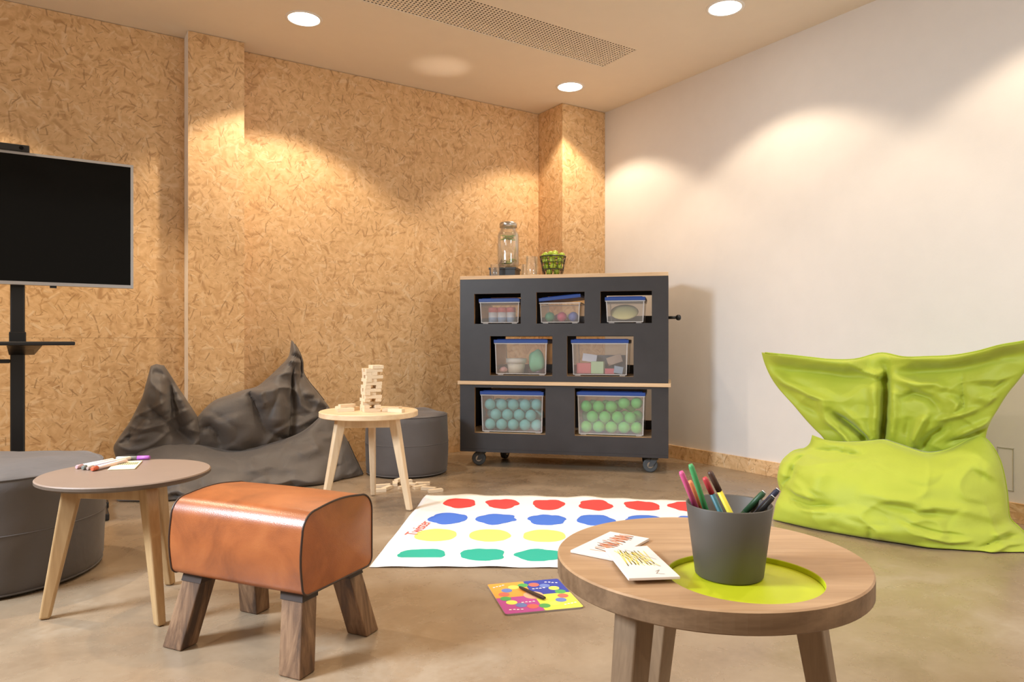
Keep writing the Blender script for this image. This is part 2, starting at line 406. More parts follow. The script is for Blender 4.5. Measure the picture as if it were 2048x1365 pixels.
# added spot lamp above the drinks jar, standing in for its steel lid's reflection
l = bpy.data.lights.new('lid_glint_stand_in', 'SPOT'); l.energy = 9.0; l.color = (1.0, 0.8, 0.62); l.spot_size = R(23); l.spot_blend = 1.0; l.shadow_soft_size = 0.02
o = bpy.data.objects.new('lid_glint_stand_in', l); COL.objects.link(o); o.location = (-0.03, 4.38, 1.52)
o.rotation_euler = (Vector((-0.42, 4.29, CEIL)) - o.location).to_track_quat('-Z', 'Y').to_euler()

# ------------------------------------------------------------------ bean bags
GREEN_SHELLS = [{'curves': [[(1.104, 2.99, -0.001), (1.116, 3.003, 0.034), (1.128, 3.016, 0.068), (1.153, 3.039, 0.098), (1.173, 3.067, 0.125), (1.164, 3.094, 0.154), (1.174, 3.11, 0.188), (1.192, 3.123, 0.223), (1.223, 3.133, 0.251), (1.255, 3.136, 0.271), (1.29, 3.126, 0.28), (1.315, 3.12, 0.302), (1.327, 3.12, 0.34)], [(1.89, 2.52, 0.003), (1.905, 2.574, 0.021), (1.905, 2.612, 0.043), (1.891, 2.635, 0.067), (1.876, 2.657, 0.092), (1.876, 2.667, 0.131), (1.879, 2.676, 0.174), (1.879, 2.685, 0.215), (1.877, 2.694, 0.257), (1.874, 2.707, 0.298), (1.869, 2.728, 0.335), (1.86, 2.752, 0.367), (1.844, 2.78, 0.394)], [(1.104, 2.99, -0.001), (1.169, 2.918, -0.002), (1.23, 2.847, -0.0), (1.295, 2.793, -0.0), (1.358, 2.742, -0.0), (1.42, 2.695, -0.0), (1.48, 2.651, -0.0), (1.538, 2.606, -0.0), (1.608, 2.585, -0.0), (1.677, 2.565, -0.0), (1.745, 2.545, 0.0), (1.82, 2.536, -0.0), (1.897, 2.53, -0.0)], [(1.327, 3.12, 0.34), (1.36, 3.059, 0.327), (1.403, 3.016, 0.325), (1.448, 2.981, 0.329), (1.497, 2.956, 0.337), (1.546, 2.932, 0.344), (1.585, 2.898, 0.331), (1.624, 2.866, 0.317), (1.666, 2.839, 0.306), (1.715, 2.825, 0.314), (1.76, 2.81, 0.336), (1.802, 2.795, 0.365), (1.844, 2.78, 0.394)]], 'scale': (446, 244), 'strokes': [([(0.383, 0.483), (0.533, 0.517), (0.683, 0.517), (0.833, 0.467), (0.967, 0.35)], 9, 0.016, 'g'), ([(0.45, 0.433), (0.567, 0.45), (0.75, 0.45)], 7, -0.013, 'g'), ([(0.6, 0.45), (0.683, 0.5)], 6, 0.016, 'g'), ([(0.533, 0.333), (0.633, 0.267), (0.767, 0.233)], 7, -0.013, 'g'), ([(0.6, 0.2), (0.683, 0.133), (0.783, 0.183)], 7, 0.014, 'g'), ([(0.633, 0.783), (0.817, 0.867), (0.9, 0.783), (0.967, 0.683)], 14, 0.013, 'g'), ([(0.85, 0.8), (0.917, 0.667)], 8, -0.013, 'g'), ([(0.783, 0.067), (0.867, 0.15), (0.983, 0.2)], 6, -0.026, 's'), ([(0.8, 0.017), (0.9, 0.117), (1.0, 0.117)], 6, 0.022, 'g'), ([(0.883, 0.217), (0.967, 0.267)], 6, 0.019, 'g'), ([(0.05, 0.267), (0.133, 0.25), (0.25, 0.333)], 8, -0.026, 's'), ([(0.067, 0.383), (0.183, 0.383)], 9, 0.019, 'g'), ([(0.1, 0.2), (0.217, 0.25)], 7, 0.013, 'g'), ([(0.05, 0.8), (0.067, 0.5), (0.017, 0.333)], 8, -0.056, 's'), ([(0.0, 0.65), (0.017, 0.467)], 12, 0.032, 'g'), ([(0.033, 0.9), (0.15, 0.933), (0.317, 0.883)], 6, -0.029, 's'), ([(0.05, 1.0), (0.2, 1.0), (0.3, 0.95)], 8, 0.019, 'g'), ([(0.267, 0.75), (0.383, 0.7), (0.433, 0.567)], 12, -0.013, 'g'), ([(0.383, 0.167), (0.367, 0.017)], 5, -0.019, 's'), ([(0.2, 0.667), (0.183, 0.417)], 20, 0.019, 'g'), ([(1.0, 0.833), (1.0, 0.617), (0.983, 0.4)], 5, -0.016, 's')], 'front': 0.17, 'back': 0.3, 'pw': 0.55, 'flat': 1, 'res': (110, 64), 'crease': 0.011}, {'curves': [[(1.424, 3.12, 0.267), (1.402, 3.133, 0.302), (1.38, 3.147, 0.337), (1.357, 3.17, 0.366), (1.333, 3.19, 0.398), (1.309, 3.206, 0.432), (1.285, 3.222, 0.467), (1.26, 3.241, 0.501), (1.236, 3.261, 0.535), (1.214, 3.278, 0.573), (1.196, 3.292, 0.614), (1.183, 3.306, 0.659), (1.176, 3.32, 0.706)], [(1.86, 2.78, 0.321), (1.857, 2.768, 0.366), (1.855, 2.753, 0.411), (1.857, 2.732, 0.454), (1.865, 2.711, 0.493), (1.873, 2.691, 0.531), (1.882, 2.669, 0.568), (1.893, 2.647, 0.602), (1.903, 2.625, 0.636), (1.911, 2.604, 0.671), (1.919, 2.583, 0.705), (1.925, 2.565, 0.741), (1.93, 2.55, 0.778)], [(1.424, 3.12, 0.267), (1.468, 3.096, 0.271), (1.511, 3.071, 0.275), (1.553, 3.047, 0.279), (1.594, 3.021, 0.282), (1.634, 2.997, 0.278), (1.673, 2.972, 0.273), (1.71, 2.945, 0.274), (1.745, 2.916, 0.278), (1.779, 2.888, 0.283), (1.808, 2.853, 0.294), (1.835, 2.817, 0.308), (1.86, 2.78, 0.321)], [(1.176, 3.32, 0.706), (1.273, 3.277, 0.699), (1.364, 3.23, 0.688), (1.45, 3.178, 0.678), (1.53, 3.123, 0.681), (1.607, 3.072, 0.707), (1.666, 2.999, 0.693), (1.728, 2.931, 0.696), (1.781, 2.857, 0.702), (1.825, 2.778, 0.719), (1.859, 2.694, 0.744), (1.894, 2.618, 0.759), (1.93, 2.55, 0.778)]], 'scale': (438, 259), 'strokes': [([(0.0, 1.0), (0.1, 1.0), (0.2, 1.0), (0.3, 0.983), (0.383, 0.983)], 20, 0.095, 'g'), ([(0.45, 0.983), (0.533, 1.0), (0.65, 0.983), (0.75, 1.0), (0.833, 1.0), (0.983, 1.0)], 20, 0.095, 'g'), ([(0.017, 0.867), (0.117, 0.867), (0.233, 0.867), (0.383, 0.817)], 13, -0.022, 'g'), ([(0.467, 0.85), (0.583, 0.867), (0.667, 0.883), (0.783, 0.867), (0.933, 0.883)], 13, -0.022, 'g'), ([(0.433, 0.9), (0.433, 0.667), (0.4, 0.333), (0.333, 0.05)], 9, -0.085, 'g'), ([(0.4, 0.767), (0.383, 0.45), (0.317, 0.133)], 12, 0.03, 'g'), ([(0.467, 0.7), (0.467, 0.4), (0.417, 0.133)], 9, 0.025, 'g'), ([(0.317, 0.967), (0.367, 0.867), (0.417, 0.8), (0.433, 0.883)], 6, 0.04, 'g'), ([(0.017, 0.917), (0.05, 0.75), (0.117, 0.65), (0.167, 0.583), (0.117, 0.35)], 11, 0.03, 'g'), ([(0.017, 0.7), (0.05, 0.5), (0.1, 0.417)], 10, -0.012, 'g'), ([(0.167, 0.45), (0.217, 0.317), (0.25, 0.183), (0.25, 0.067)], 10, -0.06, 'g'), ([(0.117, 0.383), (0.15, 0.183), (0.15, 0.067)], 9, 0.025, 'g'), ([(0.233, 0.5), (0.283, 0.317), (0.283, 0.1)], 9, 0.02, 'g'), ([(0.483, 0.8), (0.567, 0.75), (0.633, 0.75), (0.7, 0.633)], 10, 0.03, 'g'), ([(0.5, 0.6), (0.55, 0.65), (0.617, 0.6), (0.683, 0.45)], 10, -0.035, 'g'), ([(0.617, 0.433), (0.583, 0.283), (0.533, 0.117)], 10, 0.035, 'g'), ([(0.533, 0.417), (0.517, 0.2)], 10, -0.015, 'g'), ([(0.733, 0.283), (0.65, 0.2), (0.583, 0.083)], 11, -0.04, 'g'), ([(0.667, 0.367), (0.767, 0.383), (0.883, 0.4)], 8, 0.025, 'g'), ([(0.7, 0.617), (0.75, 0.517), (0.75, 0.417)], 8, 0.02, 'g'), ([(0.65, 0.7), (0.783, 0.517)], 8, -0.02, 'g'), ([(0.717, 0.85), (0.75, 0.633), (0.817, 0.35)], 5, -0.014, 's'), ([(0.8, 0.683), (0.9, 0.583), (0.933, 0.65)], 9, -0.016, 'g'), ([(0.817, 0.55), (0.917, 0.45), (0.933, 0.5)], 9, 0.016, 'g'), ([(0.8, 0.183), (0.917, 0.217), (1.0, 0.25)], 9, 0.03, 'g'), ([(0.75, 0.133), (0.867, 0.15), (0.983, 0.183)], 6, -0.025, 's'), ([(0.1, 0.767), (0.25, 0.65), (0.367, 0.567)], 26, 0.014, 'g')], 'front': 0.075, 'back': 0.14, 'pw': 0.6, 'flat': 0, 'res': (130, 84), 'crease': 0.01}]
CHARCOAL_SHELLS = [{'curves': [[(-1.86, 3.33, 0.0), (-1.881, 3.348, 0.02), (-1.903, 3.365, 0.041), (-1.923, 3.383, 0.062), (-1.931, 3.4, 0.086), (-1.939, 3.417, 0.11), (-1.948, 3.434, 0.135), (-1.952, 3.456, 0.157), (-1.953, 3.479, 0.179), (-1.955, 3.503, 0.2), (-1.953, 3.528, 0.219), (-1.943, 3.554, 0.231), (-1.933, 3.58, 0.242)], [(-0.839, 3.985, 0.003), (-0.857, 3.996, 0.033), (-0.875, 4.008, 0.064), (-0.894, 4.019, 0.095), (-0.912, 4.033, 0.126), (-0.93, 4.046, 0.157), (-0.948, 4.059, 0.188), (-0.967, 4.06, 0.22), (-0.986, 4.06, 0.251), (-1.005, 4.059, 0.283), (-1.023, 4.056, 0.315), (-1.041, 4.053, 0.347), (-1.059, 4.05, 0.378)], [(-1.86, 3.33, 0.0), (-1.766, 3.337, -0.0), (-1.672, 3.343, -0.001), (-1.591, 3.379, -0.001), (-1.514, 3.426, -0.001), (-1.436, 3.479, -0.0), (-1.36, 3.544, -0.001), (-1.281, 3.61, -0.001), (-1.192, 3.66, -0.0), (-1.097, 3.698, 0.001), (-1.003, 3.749, 0.001), (-0.925, 3.87, 0.001), (-0.839, 3.985, 0.003)], [(-1.933, 3.58, 0.242), (-1.855, 3.598, 0.254), (-1.773, 3.614, 0.253), (-1.692, 3.633, 0.241), (-1.613, 3.656, 0.223), (-1.536, 3.687, 0.2), (-1.457, 3.718, 0.183), (-1.378, 3.751, 0.186), (-1.301, 3.789, 0.205), (-1.225, 3.835, 0.225), (-1.155, 3.892, 0.258), (-1.099, 3.96, 0.311), (-1.059, 4.05, 0.378)]], 'scale': (458, 145), 'strokes': [([(0.133, 0.75), (0.317, 0.733), (0.517, 0.65)], 18, 0.015, 'g'), ([(0.517, 0.533), (0.633, 0.567), (0.767, 0.35)], 14, 0.012, 'g'), ([(0.717, 0.9), (0.85, 0.783), (0.95, 0.85)], 12, -0.01, 'g'), ([(0.767, 0.7), (0.883, 0.667)], 14, 0.015, 'g'), ([(0.983, 0.833), (0.933, 0.45), (0.867, 0.0)], 6, -0.02, 'g'), ([(0.933, 0.033), (0.983, 0.117), (1.0, 0.15)], 5, 0.03, 'g'), ([(0.883, 0.0), (0.967, 0.067), (1.0, 0.133)], 4, -0.02, 's'), ([(0.217, 0.317), (0.233, 0.117), (0.283, 0.083)], 7, -0.025, 's'), ([(0.2, 0.133), (0.267, 0.217), (0.317, 0.083)], 7, 0.02, 'g'), ([(0.033, 0.167), (0.15, 0.217)], 9, 0.015, 'g'), ([(0.033, 0.8), (0.083, 0.75), (0.083, 0.467)], 7, -0.03, 's'), ([(0.4, 0.4), (0.6, 0.217), (0.8, 0.15)], 20, 0.01, 'g')], 'front': 0.13, 'back': 0.11, 'pw': 0.55, 'flat': 1, 'res': (120, 56), 'crease': 0.016}, {'curves': [[(-1.939, 3.49, 0.085), (-1.95, 3.49, 0.134), (-1.961, 3.49, 0.183), (-1.972, 3.49, 0.232), (-1.958, 3.504, 0.272), (-1.935, 3.513, 0.312), (-1.909, 3.518, 0.353), (-1.889, 3.526, 0.397), (-1.871, 3.534, 0.441), (-1.854, 3.542, 0.487), (-1.845, 3.55, 0.536), (-1.835, 3.557, 0.584), (-1.829, 3.57, 0.633)], [(-1.571, 3.7, 0.149), (-1.582, 3.7, 0.193), (-1.593, 3.7, 0.238), (-1.608, 3.697, 0.281), (-1.625, 3.69, 0.323), (-1.642, 3.683, 0.365), (-1.662, 3.674, 0.404), (-1.683, 3.665, 0.443), (-1.704, 3.656, 0.482), (-1.724, 3.645, 0.52), (-1.743, 3.634, 0.559), (-1.761, 3.623, 0.597), (-1.781, 3.61, 0.635)], [(-1.939, 3.49, 0.085), (-1.908, 3.503, 0.092), (-1.877, 3.516, 0.099), (-1.846, 3.528, 0.106), (-1.814, 3.542, 0.113), (-1.785, 3.562, 0.116), (-1.756, 3.583, 0.119), (-1.727, 3.604, 0.121), (-1.697, 3.624, 0.125), (-1.666, 3.643, 0.131), (-1.634, 3.662, 0.137), (-1.603, 3.681, 0.143), (-1.571, 3.7, 0.149)], [(-1.829, 3.57, 0.633), (-1.826, 3.574, 0.635), (-1.822, 3.578, 0.637), (-1.819, 3.582, 0.639), (-1.815, 3.586, 0.641), (-1.812, 3.59, 0.643), (-1.807, 3.593, 0.642), (-1.803, 3.596, 0.641), (-1.798, 3.599, 0.639), (-1.794, 3.601, 0.638), (-1.79, 3.604, 0.637), (-1.785, 3.607, 0.636), (-1.781, 3.61, 0.635)]], 'scale': (109, 226), 'strokes': [([(0.817, 0.8), (0.733, 0.633), (0.7, 0.433), (0.783, 0.2)], 9, -0.06, 'g'), ([(0.95, 0.717), (0.917, 0.5), (0.9, 0.25)], 10, 0.03, 'g'), ([(0.55, 0.817), (0.533, 0.65), (0.567, 0.5)], 12, 0.03, 'g'), ([(0.267, 0.633), (0.567, 0.45), (0.817, 0.2)], 7, -0.035, 's'), ([(0.333, 0.517), (0.283, 0.367), (0.233, 0.267)], 12, 0.025, 'g'), ([(0.1, 0.417), (0.183, 0.25)], 7, -0.03, 's'), ([(0.0, 0.3), (0.1, 0.367), (0.133, 0.4)], 6, 0.02, 'g'), ([(0.2, 0.933), (0.783, 0.9)], 6, -0.015, 'g')], 'front': 0.09, 'back': 0.045, 'pw': 0.55, 'flat': 0, 'res': (60, 70), 'crease': 0.02}, {'curves': [[(-1.691, 3.66, 0.117), (-1.676, 3.66, 0.192), (-1.66, 3.66, 0.267), (-1.646, 3.666, 0.341), (-1.616, 3.692, 0.398), (-1.572, 3.728, 0.446), (-1.517, 3.772, 0.47), (-1.461, 3.82, 0.492), (-1.406, 3.882, 0.509), (-1.358, 3.927, 0.556), (-1.311, 3.966, 0.611), (-1.266, 3.999, 0.672), (-1.259, 4.02, 0.754)], [(-0.982, 4.15, 0.031), (-0.994, 4.15, 0.098), (-1.006, 4.15, 0.164), (-1.017, 4.15, 0.231), (-1.038, 4.157, 0.295), (-1.07, 4.166, 0.356), (-1.105, 4.143, 0.412), (-1.141, 4.122, 0.467), (-1.179, 4.105, 0.52), (-1.206, 4.08, 0.578), (-1.206, 4.06, 0.646), (-1.223, 4.038, 0.708), (-1.254, 4.02, 0.763)], [(-1.691, 3.66, 0.117), (-1.638, 3.694, 0.115), (-1.583, 3.728, 0.114), (-1.527, 3.763, 0.112), (-1.474, 3.808, 0.108), (-1.419, 3.854, 0.103), (-1.362, 3.9, 0.099), (-1.304, 3.946, 0.094), (-1.243, 3.987, 0.082), (-1.18, 4.028, 0.07), (-1.116, 4.069, 0.057), (-1.05, 4.109, 0.044), (-0.982, 4.15, 0.031)], [(-1.259, 4.02, 0.754), (-1.259, 4.02, 0.756), (-1.259, 4.02, 0.757), (-1.258, 4.02, 0.758), (-1.258, 4.02, 0.759), (-1.258, 4.02, 0.761), (-1.257, 4.02, 0.762), (-1.257, 4.02, 0.763), (-1.257, 4.02, 0.765), (-1.256, 4.02, 0.766), (-1.255, 4.02, 0.765), (-1.255, 4.02, 0.764), (-1.254, 4.02, 0.763)]], 'scale': (162, 315), 'strokes': [([(0.05, 0.617), (0.317, 0.433), (0.4, 0.333), (0.483, 0.2)], 6, -0.055, 's'), ([(0.217, 0.6), (0.383, 0.433), (0.4, 0.367)], 6, 0.03, 'g'), ([(0.65, 0.783), (0.65, 0.517), (0.65, 0.317), (0.65, 0.117)], 5, -0.085, 's'), ([(0.9, 0.867), (0.933, 0.75), (0.833, 0.683)], 6, -0.04, 's'), ([(0.033, 0.933), (0.667, 0.883), (0.933, 0.85)], 4, -0.03, 's'), ([(0.3, 0.7), (0.533, 0.4), (0.55, 0.233)], 16, 0.035, 'g'), ([(0.783, 0.583), (0.9, 0.533), (0.967, 0.433)], 14, 0.03, 'g'), ([(0.8, 0.5), (1.0, 0.567)], 5, -0.015, 'g'), ([(0.05, 0.2), (0.1, 0.233), (0.15, 0.2), (0.2, 0.117)], 6, -0.05, 's'), ([(0.15, 0.3), (0.283, 0.233), (0.4, 0.1)], 22, 0.022, 'g'), ([(0.483, 0.217), (0.583, 0.167), (0.65, 0.167)], 6, -0.04, 's'), ([(0.0, 0.3), (0.017, 0.233)], 6, -0.03, 's'), ([(0.733, 0.25), (0.883, 0.35)], 8, -0.025, 's')], 'front': 0.15, 'back': 0.05, 'pw': 0.5, 'flat': 0, 'res': (90, 80), 'crease': 0.02}]

def cat(c, t):
    x = t * (len(c) - 1); i = min(int(x), len(c) - 2); w = x - i
    p = [Vector(c[max(0, min(len(c) - 1, i + k))]) for k in (-1, 0, 1, 2)]
    return p[1] * (1 - w) + p[2] * w if w in (0, 1) else 0.5 * ((2 * p[1]) + (p[2] - p[0]) * w + (2 * p[0] - 5 * p[1] + 4 * p[2] - p[3]) * w * w + (3 * p[1] - p[0] - 3 * p[2] + p[3]) * w ** 3)
def seg_dist(px, py, pts, sx, sy):
    """distance to a polyline, place along it (0..1) and side of it"""
    best = (1e9, 0, 1); n = len(pts) - 1
    for k in range(n):
        ax, ay = pts[k][0] * sx, pts[k][1] * sy; bx, by = pts[k + 1][0] * sx, pts[k + 1][1] * sy
        dx, dy = bx - ax, by - ay; L = dx * dx + dy * dy + 1e-9
        t = max(0.0, min(1.0, ((px - ax) * dx + (py - ay) * dy) / L))
        d = math.hypot(px - ax - t * dx, py - ay - t * dy)
        if d < best[0]: best = (d, (k + t) / n, 1)
    return best
def shell(mb, sh, nrm, base, seed):
    """closed cushion: a front and a back sheet over four boundary curves, folds pressed into the front"""
    Lc, Rc, Bc, Tc = sh['curves']; nu, nv = sh['res']; sx, sy = sh['scale']
    c00, c10, c01, c11 = Vector(Lc[0]), Vector(Rc[0]), Vector(Lc[-1]), Vector(Rc[-1])
    Ls = [cat(Lc, j / nv) for j in range(nv + 1)]; Rs = [cat(Rc, j / nv) for j in range(nv + 1)]
    Bs = [cat(Bc, i / nu) for i in range(nu + 1)]; Ts = [cat(Tc, i / nu) for i in range(nu + 1)]
    boxes = []
    for pts, w, d, k in sh['strokes']:
        m = w * 3.2
        boxes.append((min(p[0] for p in pts) * sx - m, max(p[0] for p in pts) * sx + m, min(p[1] for p in pts) * sy - m, max(p[1] for p in pts) * sy + m))
    F, Bk = [], []
    for j in range(nv + 1):
        t = j / nv
        for i in range(nu + 1):
            s = i / nu
            p = Bs[i] * (1 - t) + Ts[i] * t + Ls[j] * (1 - s) + Rs[j] * s - (c00 * (1 - s) * (1 - t) + c10 * s * (1 - t) + c01 * (1 - s) * t + c11 * s * t)
            e = max(0.0, 16 * s * (1 - s) * t * (1 - t)); pr = e ** sh['pw']; edge = min(1.0, e * 4)
            q = p + Vector((seed, seed * 2, 0))
            d = sh['front'] * pr + edge * 0.012 * noise.noise(q * 6) + edge * 0.006 * noise.noise(q * 15)
            w1 = q + Vector((noise.noise(q * 3.1), noise.noise(q * 3.1 + Vector((5, 1, 0))), noise.noise(q * 3.1 + Vector((0, 7, 2))))) * 0.10
            d += edge * sh.get('crease', 0.010) * ((1 - abs(noise.noise(Vector((w1.x * 5.5, w1.y * 4, w1.z * 7.5))))) ** 7 - 0.12 - 0.7 * (1 - abs(noise.noise(Vector((w1.x * 4.5 + 9, w1.y * 4, w1.z * 6))))) ** 9)
            fx, fy = s * sx, t * sy
            ef = min(1.0, 14 * min(s, 1 - s)) if sh['flat'] else min(1.0, 14 * min(s, 1 - s) + 0.3)
            for (pts, w, dep, kind), bb in zip(sh['strokes'], boxes):
                if bb[0] < fx < bb[1] and bb[2] < fy < bb[3]:
                    dist, al, _ = seg_dist(fx, fy, pts, sx, sy)
                    tap = min(1.0, 0.25 + 4 * min(al, 1 - al))
                    d += ef * tap * dep * (math.exp(-(dist / w) ** 2) if kind == 'g' else math.exp(-dist / w * 1.3))
            a = p + nrm * d; a.z = max(a.z, 0.004)
            b = p - nrm * (sh['back'] * pr + edge * 0.01 * noise.noise(q * 5 + Vector((9, 0, 0))) + 0.003)
            if sh['flat']: b.z = min(b.z, p.z * min(1.0, (t / 0.45) ** 1.5 + 0.03)) + 0.004
            F.append(a - base); Bk.append(b - base)
    W = nu + 1; ff, bf = [], []
    for j in range(nv):
        for i in range(nu):
            q = (j * W + i, j * W + i + 1, (j + 1) * W + i + 1, (j + 1) * W + i); ff.append(q); bf.append(q[::-1])
    mb.add(F, ff, 0, True); o = len(F)
    mb.add(Bk, bf, 0, True)
    rim = [i for i in range(W)] + [j * W + nu for j in range(1, nv + 1)] + [nv * W + i for i in range(nu - 1, -1, -1)] + [j * W for j in range(nv - 1, 0, -1)]
    allv = F + Bk; n = len(rim)
    mb.add(allv, [(rim[k], o + rim[k], o + rim[(k + 1) % n], rim[(k + 1) % n]) for k in range(n)], 0, True)
    return [F[k] for k in rim], nu, nv
base = Vector((1.55, 3.0, 0)); nrm = Vector((-0.531, -0.847, 0))
gb = thing('bean_bag', 'lime green fabric bean bag chair with flared upper corners by the white wall', 'bean bag', base)
mb = MB(); rims = []
for k, sh in enumerate(GREEN_SHELLS): rims.append(shell(mb, sh, nrm, base, 3 + 5 * k))
part('cover', mb, M['lime_bag'], gb, weld=False)
r0, nu0, nv0 = rims[0]
part('seam', MB().tube(r0[nu0 + 2: nu0 + nv0 - 1], 0.0035, 6), M['lime_seam'], gb)
r1, nu1, nv1 = rims[1]
part('hem', MB().tube(r1[nu1 + nv1 + 1: 2 * nu1 + nv1 - 1: 2], 0.004, 6), M['lime_seam'], gb)
base = Vector((-1.42, 3.7, 0)); nrm = Vector((0.41, -0.91, 0))
kb = thing('bean_bag', 'charcoal grey slouchy bean bag with two pointed peaks against the chipboard wall', 'bean bag', base)
mb = MB(); rims = []
for k, sh in enumerate(CHARCOAL_SHELLS): rims.append(shell(mb, sh, nrm, base, 11 + 4 * k))
part('cover', mb, M['grey_bag'], kb, weld=False)
r2, nu2, nv2 = rims[2]
part('seam', MB().tube(r2[nu2 + nv2 // 2: nu2 + nv2 - 2], 0.004, 6), M['seam'], kb)
r0, nu0, nv0 = rims[0]
part('seam', MB().tube(r0[nu0 + 1: nu0 + nv0 // 2], 0.004, 6), M['seam'], kb)

# ------------------------------------------------------------------ poufs
def pouf(label, x, y, r, h, seed):
    t = thing('pouf', label, 'pouf', (x, y, 0))
    mb = MB(); n = 72
    prof = [(0.0, 0.004), (r * .90, 0.004), (r * .955, 0.012), (r * .975, 0.03)]
    for k in range(1, 12):
        z = 0.03 + (h * 0.90 - 0.03) * k / 12; prof.append((r * (0.975 + 0.025 * math.sin(math.pi * k / 12)), z))
    prof += [(r * .975, h * .90), (r * .955, h * .93), (r * .90, h * .955), (r * .75, h * .98), (r * .5, h * .995), (r * .25, h), (0.0, h)]
    mb.lathe(prof, n)
    v2 = []
    for (a, b, c) in mb.v:
        q = Vector((a * 5 + seed, b * 5, c * 7)); k = 1 + 0.018 * noise.noise(q) * min(1, math.hypot(a, b) / (r * .6))
        dz = (0.018 * noise.noise(Vector((a * 6, b * 6, seed))) - 0.006) if c > h * .93 else 0
        v2.append((a * k, b * k, max(0.003, c + dz)))
    mb.v = v2
    part('cover', mb, M['grey_pouf'], t)
    for zz in (0.012, h * .5, h * .925):
        rr = r * (0.958 if zz < 0.02 else 1.0 if zz < h * .6 else 0.962)
        pts = []
        for j in range(n):
            a = 2 * math.pi * j / n; px, py = rr * math.cos(a), rr * math.sin(a)
            k = 1 + 0.018 * noise.noise(Vector((px * 5 + seed, py * 5, zz * 7))); pts.append((px * k, py * k, zz))
        part('seam', MB().tube(pts, 0.0035 if zz != h * .5 else 0.0022, 5, closed=True), M['grey_pouf'], t)
    return t
pouf('large round charcoal pouf behind the small taupe table', -1.704, 2.30, 0.33, 0.378, 1.3)
pouf('smaller round charcoal pouf between the chipboard wall and the pale wood table', -0.61, 4.095, 0.238, 0.362, 4.1)

# ------------------------------------------------------------------ tables
def leg_mb(top, bot, wt, wb_, dt, db, yaw):
    """tapered square leg; wide side turned by yaw"""
    ex = Vector((math.cos(yaw), math.sin(yaw), 0)); ey = Vector((-math.sin(yaw), math.cos(yaw), 0))
    q = lambda c, w, d: [Vector(c) + ex * i * w / 2 + ey * j * d / 2 for i, j in ((-1, -1), (1, -1), (1, 1), (-1, 1))]
    return MB().hexa(q(bot, wb_, db), q(top, wt, dt))
def round_table(name, label, x, y, r, h, thick, angles, rt, rb, leg_w, mats, chamfer, bracket=True, legmat=None):
    t = thing(name, label, 'table', (x, y, 0))
    prof = [(0.0, h - thick), (r - chamfer, h - thick), (r, h - thick + chamfer * .55), (r, h - 0.003), (r - 0.003, h), (0.0, h)]
    part('tabletop', MB().lathe(prof, 96, mi=[1, 1, 1, 0, 0], smooth=False), mats, t)
    zt = h - thick - 0.001
    for a in angles:
        a = R(a); c, s = math.cos(a), math.sin(a)
        part('leg', leg_mb((rt * c, rt * s, zt), (rb * c, rb * s, 0.001), *leg_w, a), legmat, t, 0.006, seg=3)
    if bracket:
        k = 0.044
        for a, b in zip(angles, angles[1:] + angles[:1]):
            p, q = (Vector((rt * math.cos(R(x)), rt * math.sin(R(x)), 0)) * 1.02 for x in (a, b))
            d = (q - p).normalized(); n_ = Vector((-d.y, d.x, 0)) * 0.008; p, q = p + d * 0.02, q - d * 0.02
            part('rail', MB().hexa([v + Vector((0, 0, zt - k)) for v in (p - n_, q - n_, q + n_, p + n_)], [v + Vector((0, 0, zt)) for v in (p - n_, q - n_, q + n_, p + n_)]), legmat, t, 0.002)
    return t
# taupe table, pale table, oak table
round_table('side_table', 'small round side table with a taupe top and three splayed ash legs', -1.096, 2.006, 0.221, 0.3875, 0.017,
            (81.5, -156.8, -38), 0.128, 0.197, (0.05, 0.027, 0.036, 0.024), [M['taupe'], M['taupe_edge']], 0.012, legmat=M['ash_z'])
round_table('side_table', 'small round pale wood side table carrying the wooden block tower', -0.659, 3.25, 0.224, 0.44, 0.026,
            (-24, 96, 216), 0.135, 0.219, (0.046, 0.026, 0.036, 0.024), [M['birch_x'], M['birch_x']], 0.006, legmat=M['birch_z'])
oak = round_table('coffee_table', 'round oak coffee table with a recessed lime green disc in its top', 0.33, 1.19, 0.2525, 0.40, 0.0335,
            (), 0.17, 0.2, (0.056, 0.034, 0.05, 0.03), [M['oak_x'], M['oak_edge_shaded']], 0.003, False, M['oak_z'])
# its top is rebuilt with the round recess
for c in [q for q in bpy.data.objects if q.parent == oak]: bpy.data.objects.remove(c, do_unlink=True)
IX, IY, IR, ID = 0.025, -0.110, 0.1145, 0.009
mb = MB(); n = 96; h, th, r = 0.40, 0.0335, 0.2525
ring = lambda cx, cy, rr, z: [(cx + rr * math.cos(2 * math.pi * j / n), cy + rr * math.sin(2 * math.pi * j / n), z) for j in range(n)]
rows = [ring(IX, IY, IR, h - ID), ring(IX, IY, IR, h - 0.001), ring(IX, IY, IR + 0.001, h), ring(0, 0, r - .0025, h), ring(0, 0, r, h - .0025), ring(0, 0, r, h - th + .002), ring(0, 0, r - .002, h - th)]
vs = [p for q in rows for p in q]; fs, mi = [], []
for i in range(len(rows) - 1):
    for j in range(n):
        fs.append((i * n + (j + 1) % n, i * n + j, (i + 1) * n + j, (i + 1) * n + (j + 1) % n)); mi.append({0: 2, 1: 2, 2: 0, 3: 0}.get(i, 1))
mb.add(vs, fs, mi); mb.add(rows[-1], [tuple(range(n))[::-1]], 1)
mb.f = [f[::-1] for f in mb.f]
part('tabletop', mb, [M['oak_x'], M['oak_edge_shaded'], M['inlay']], oak)
part('green_disc', MB().lathe([(0.0, h - ID - .002), (IR - .0005, h - ID - .002), (IR - .0005, h - ID), (0.0, h - ID)], 72, (IX, IY, 0), smooth=False), M['inlay'], oak, label='lime green round inlay')
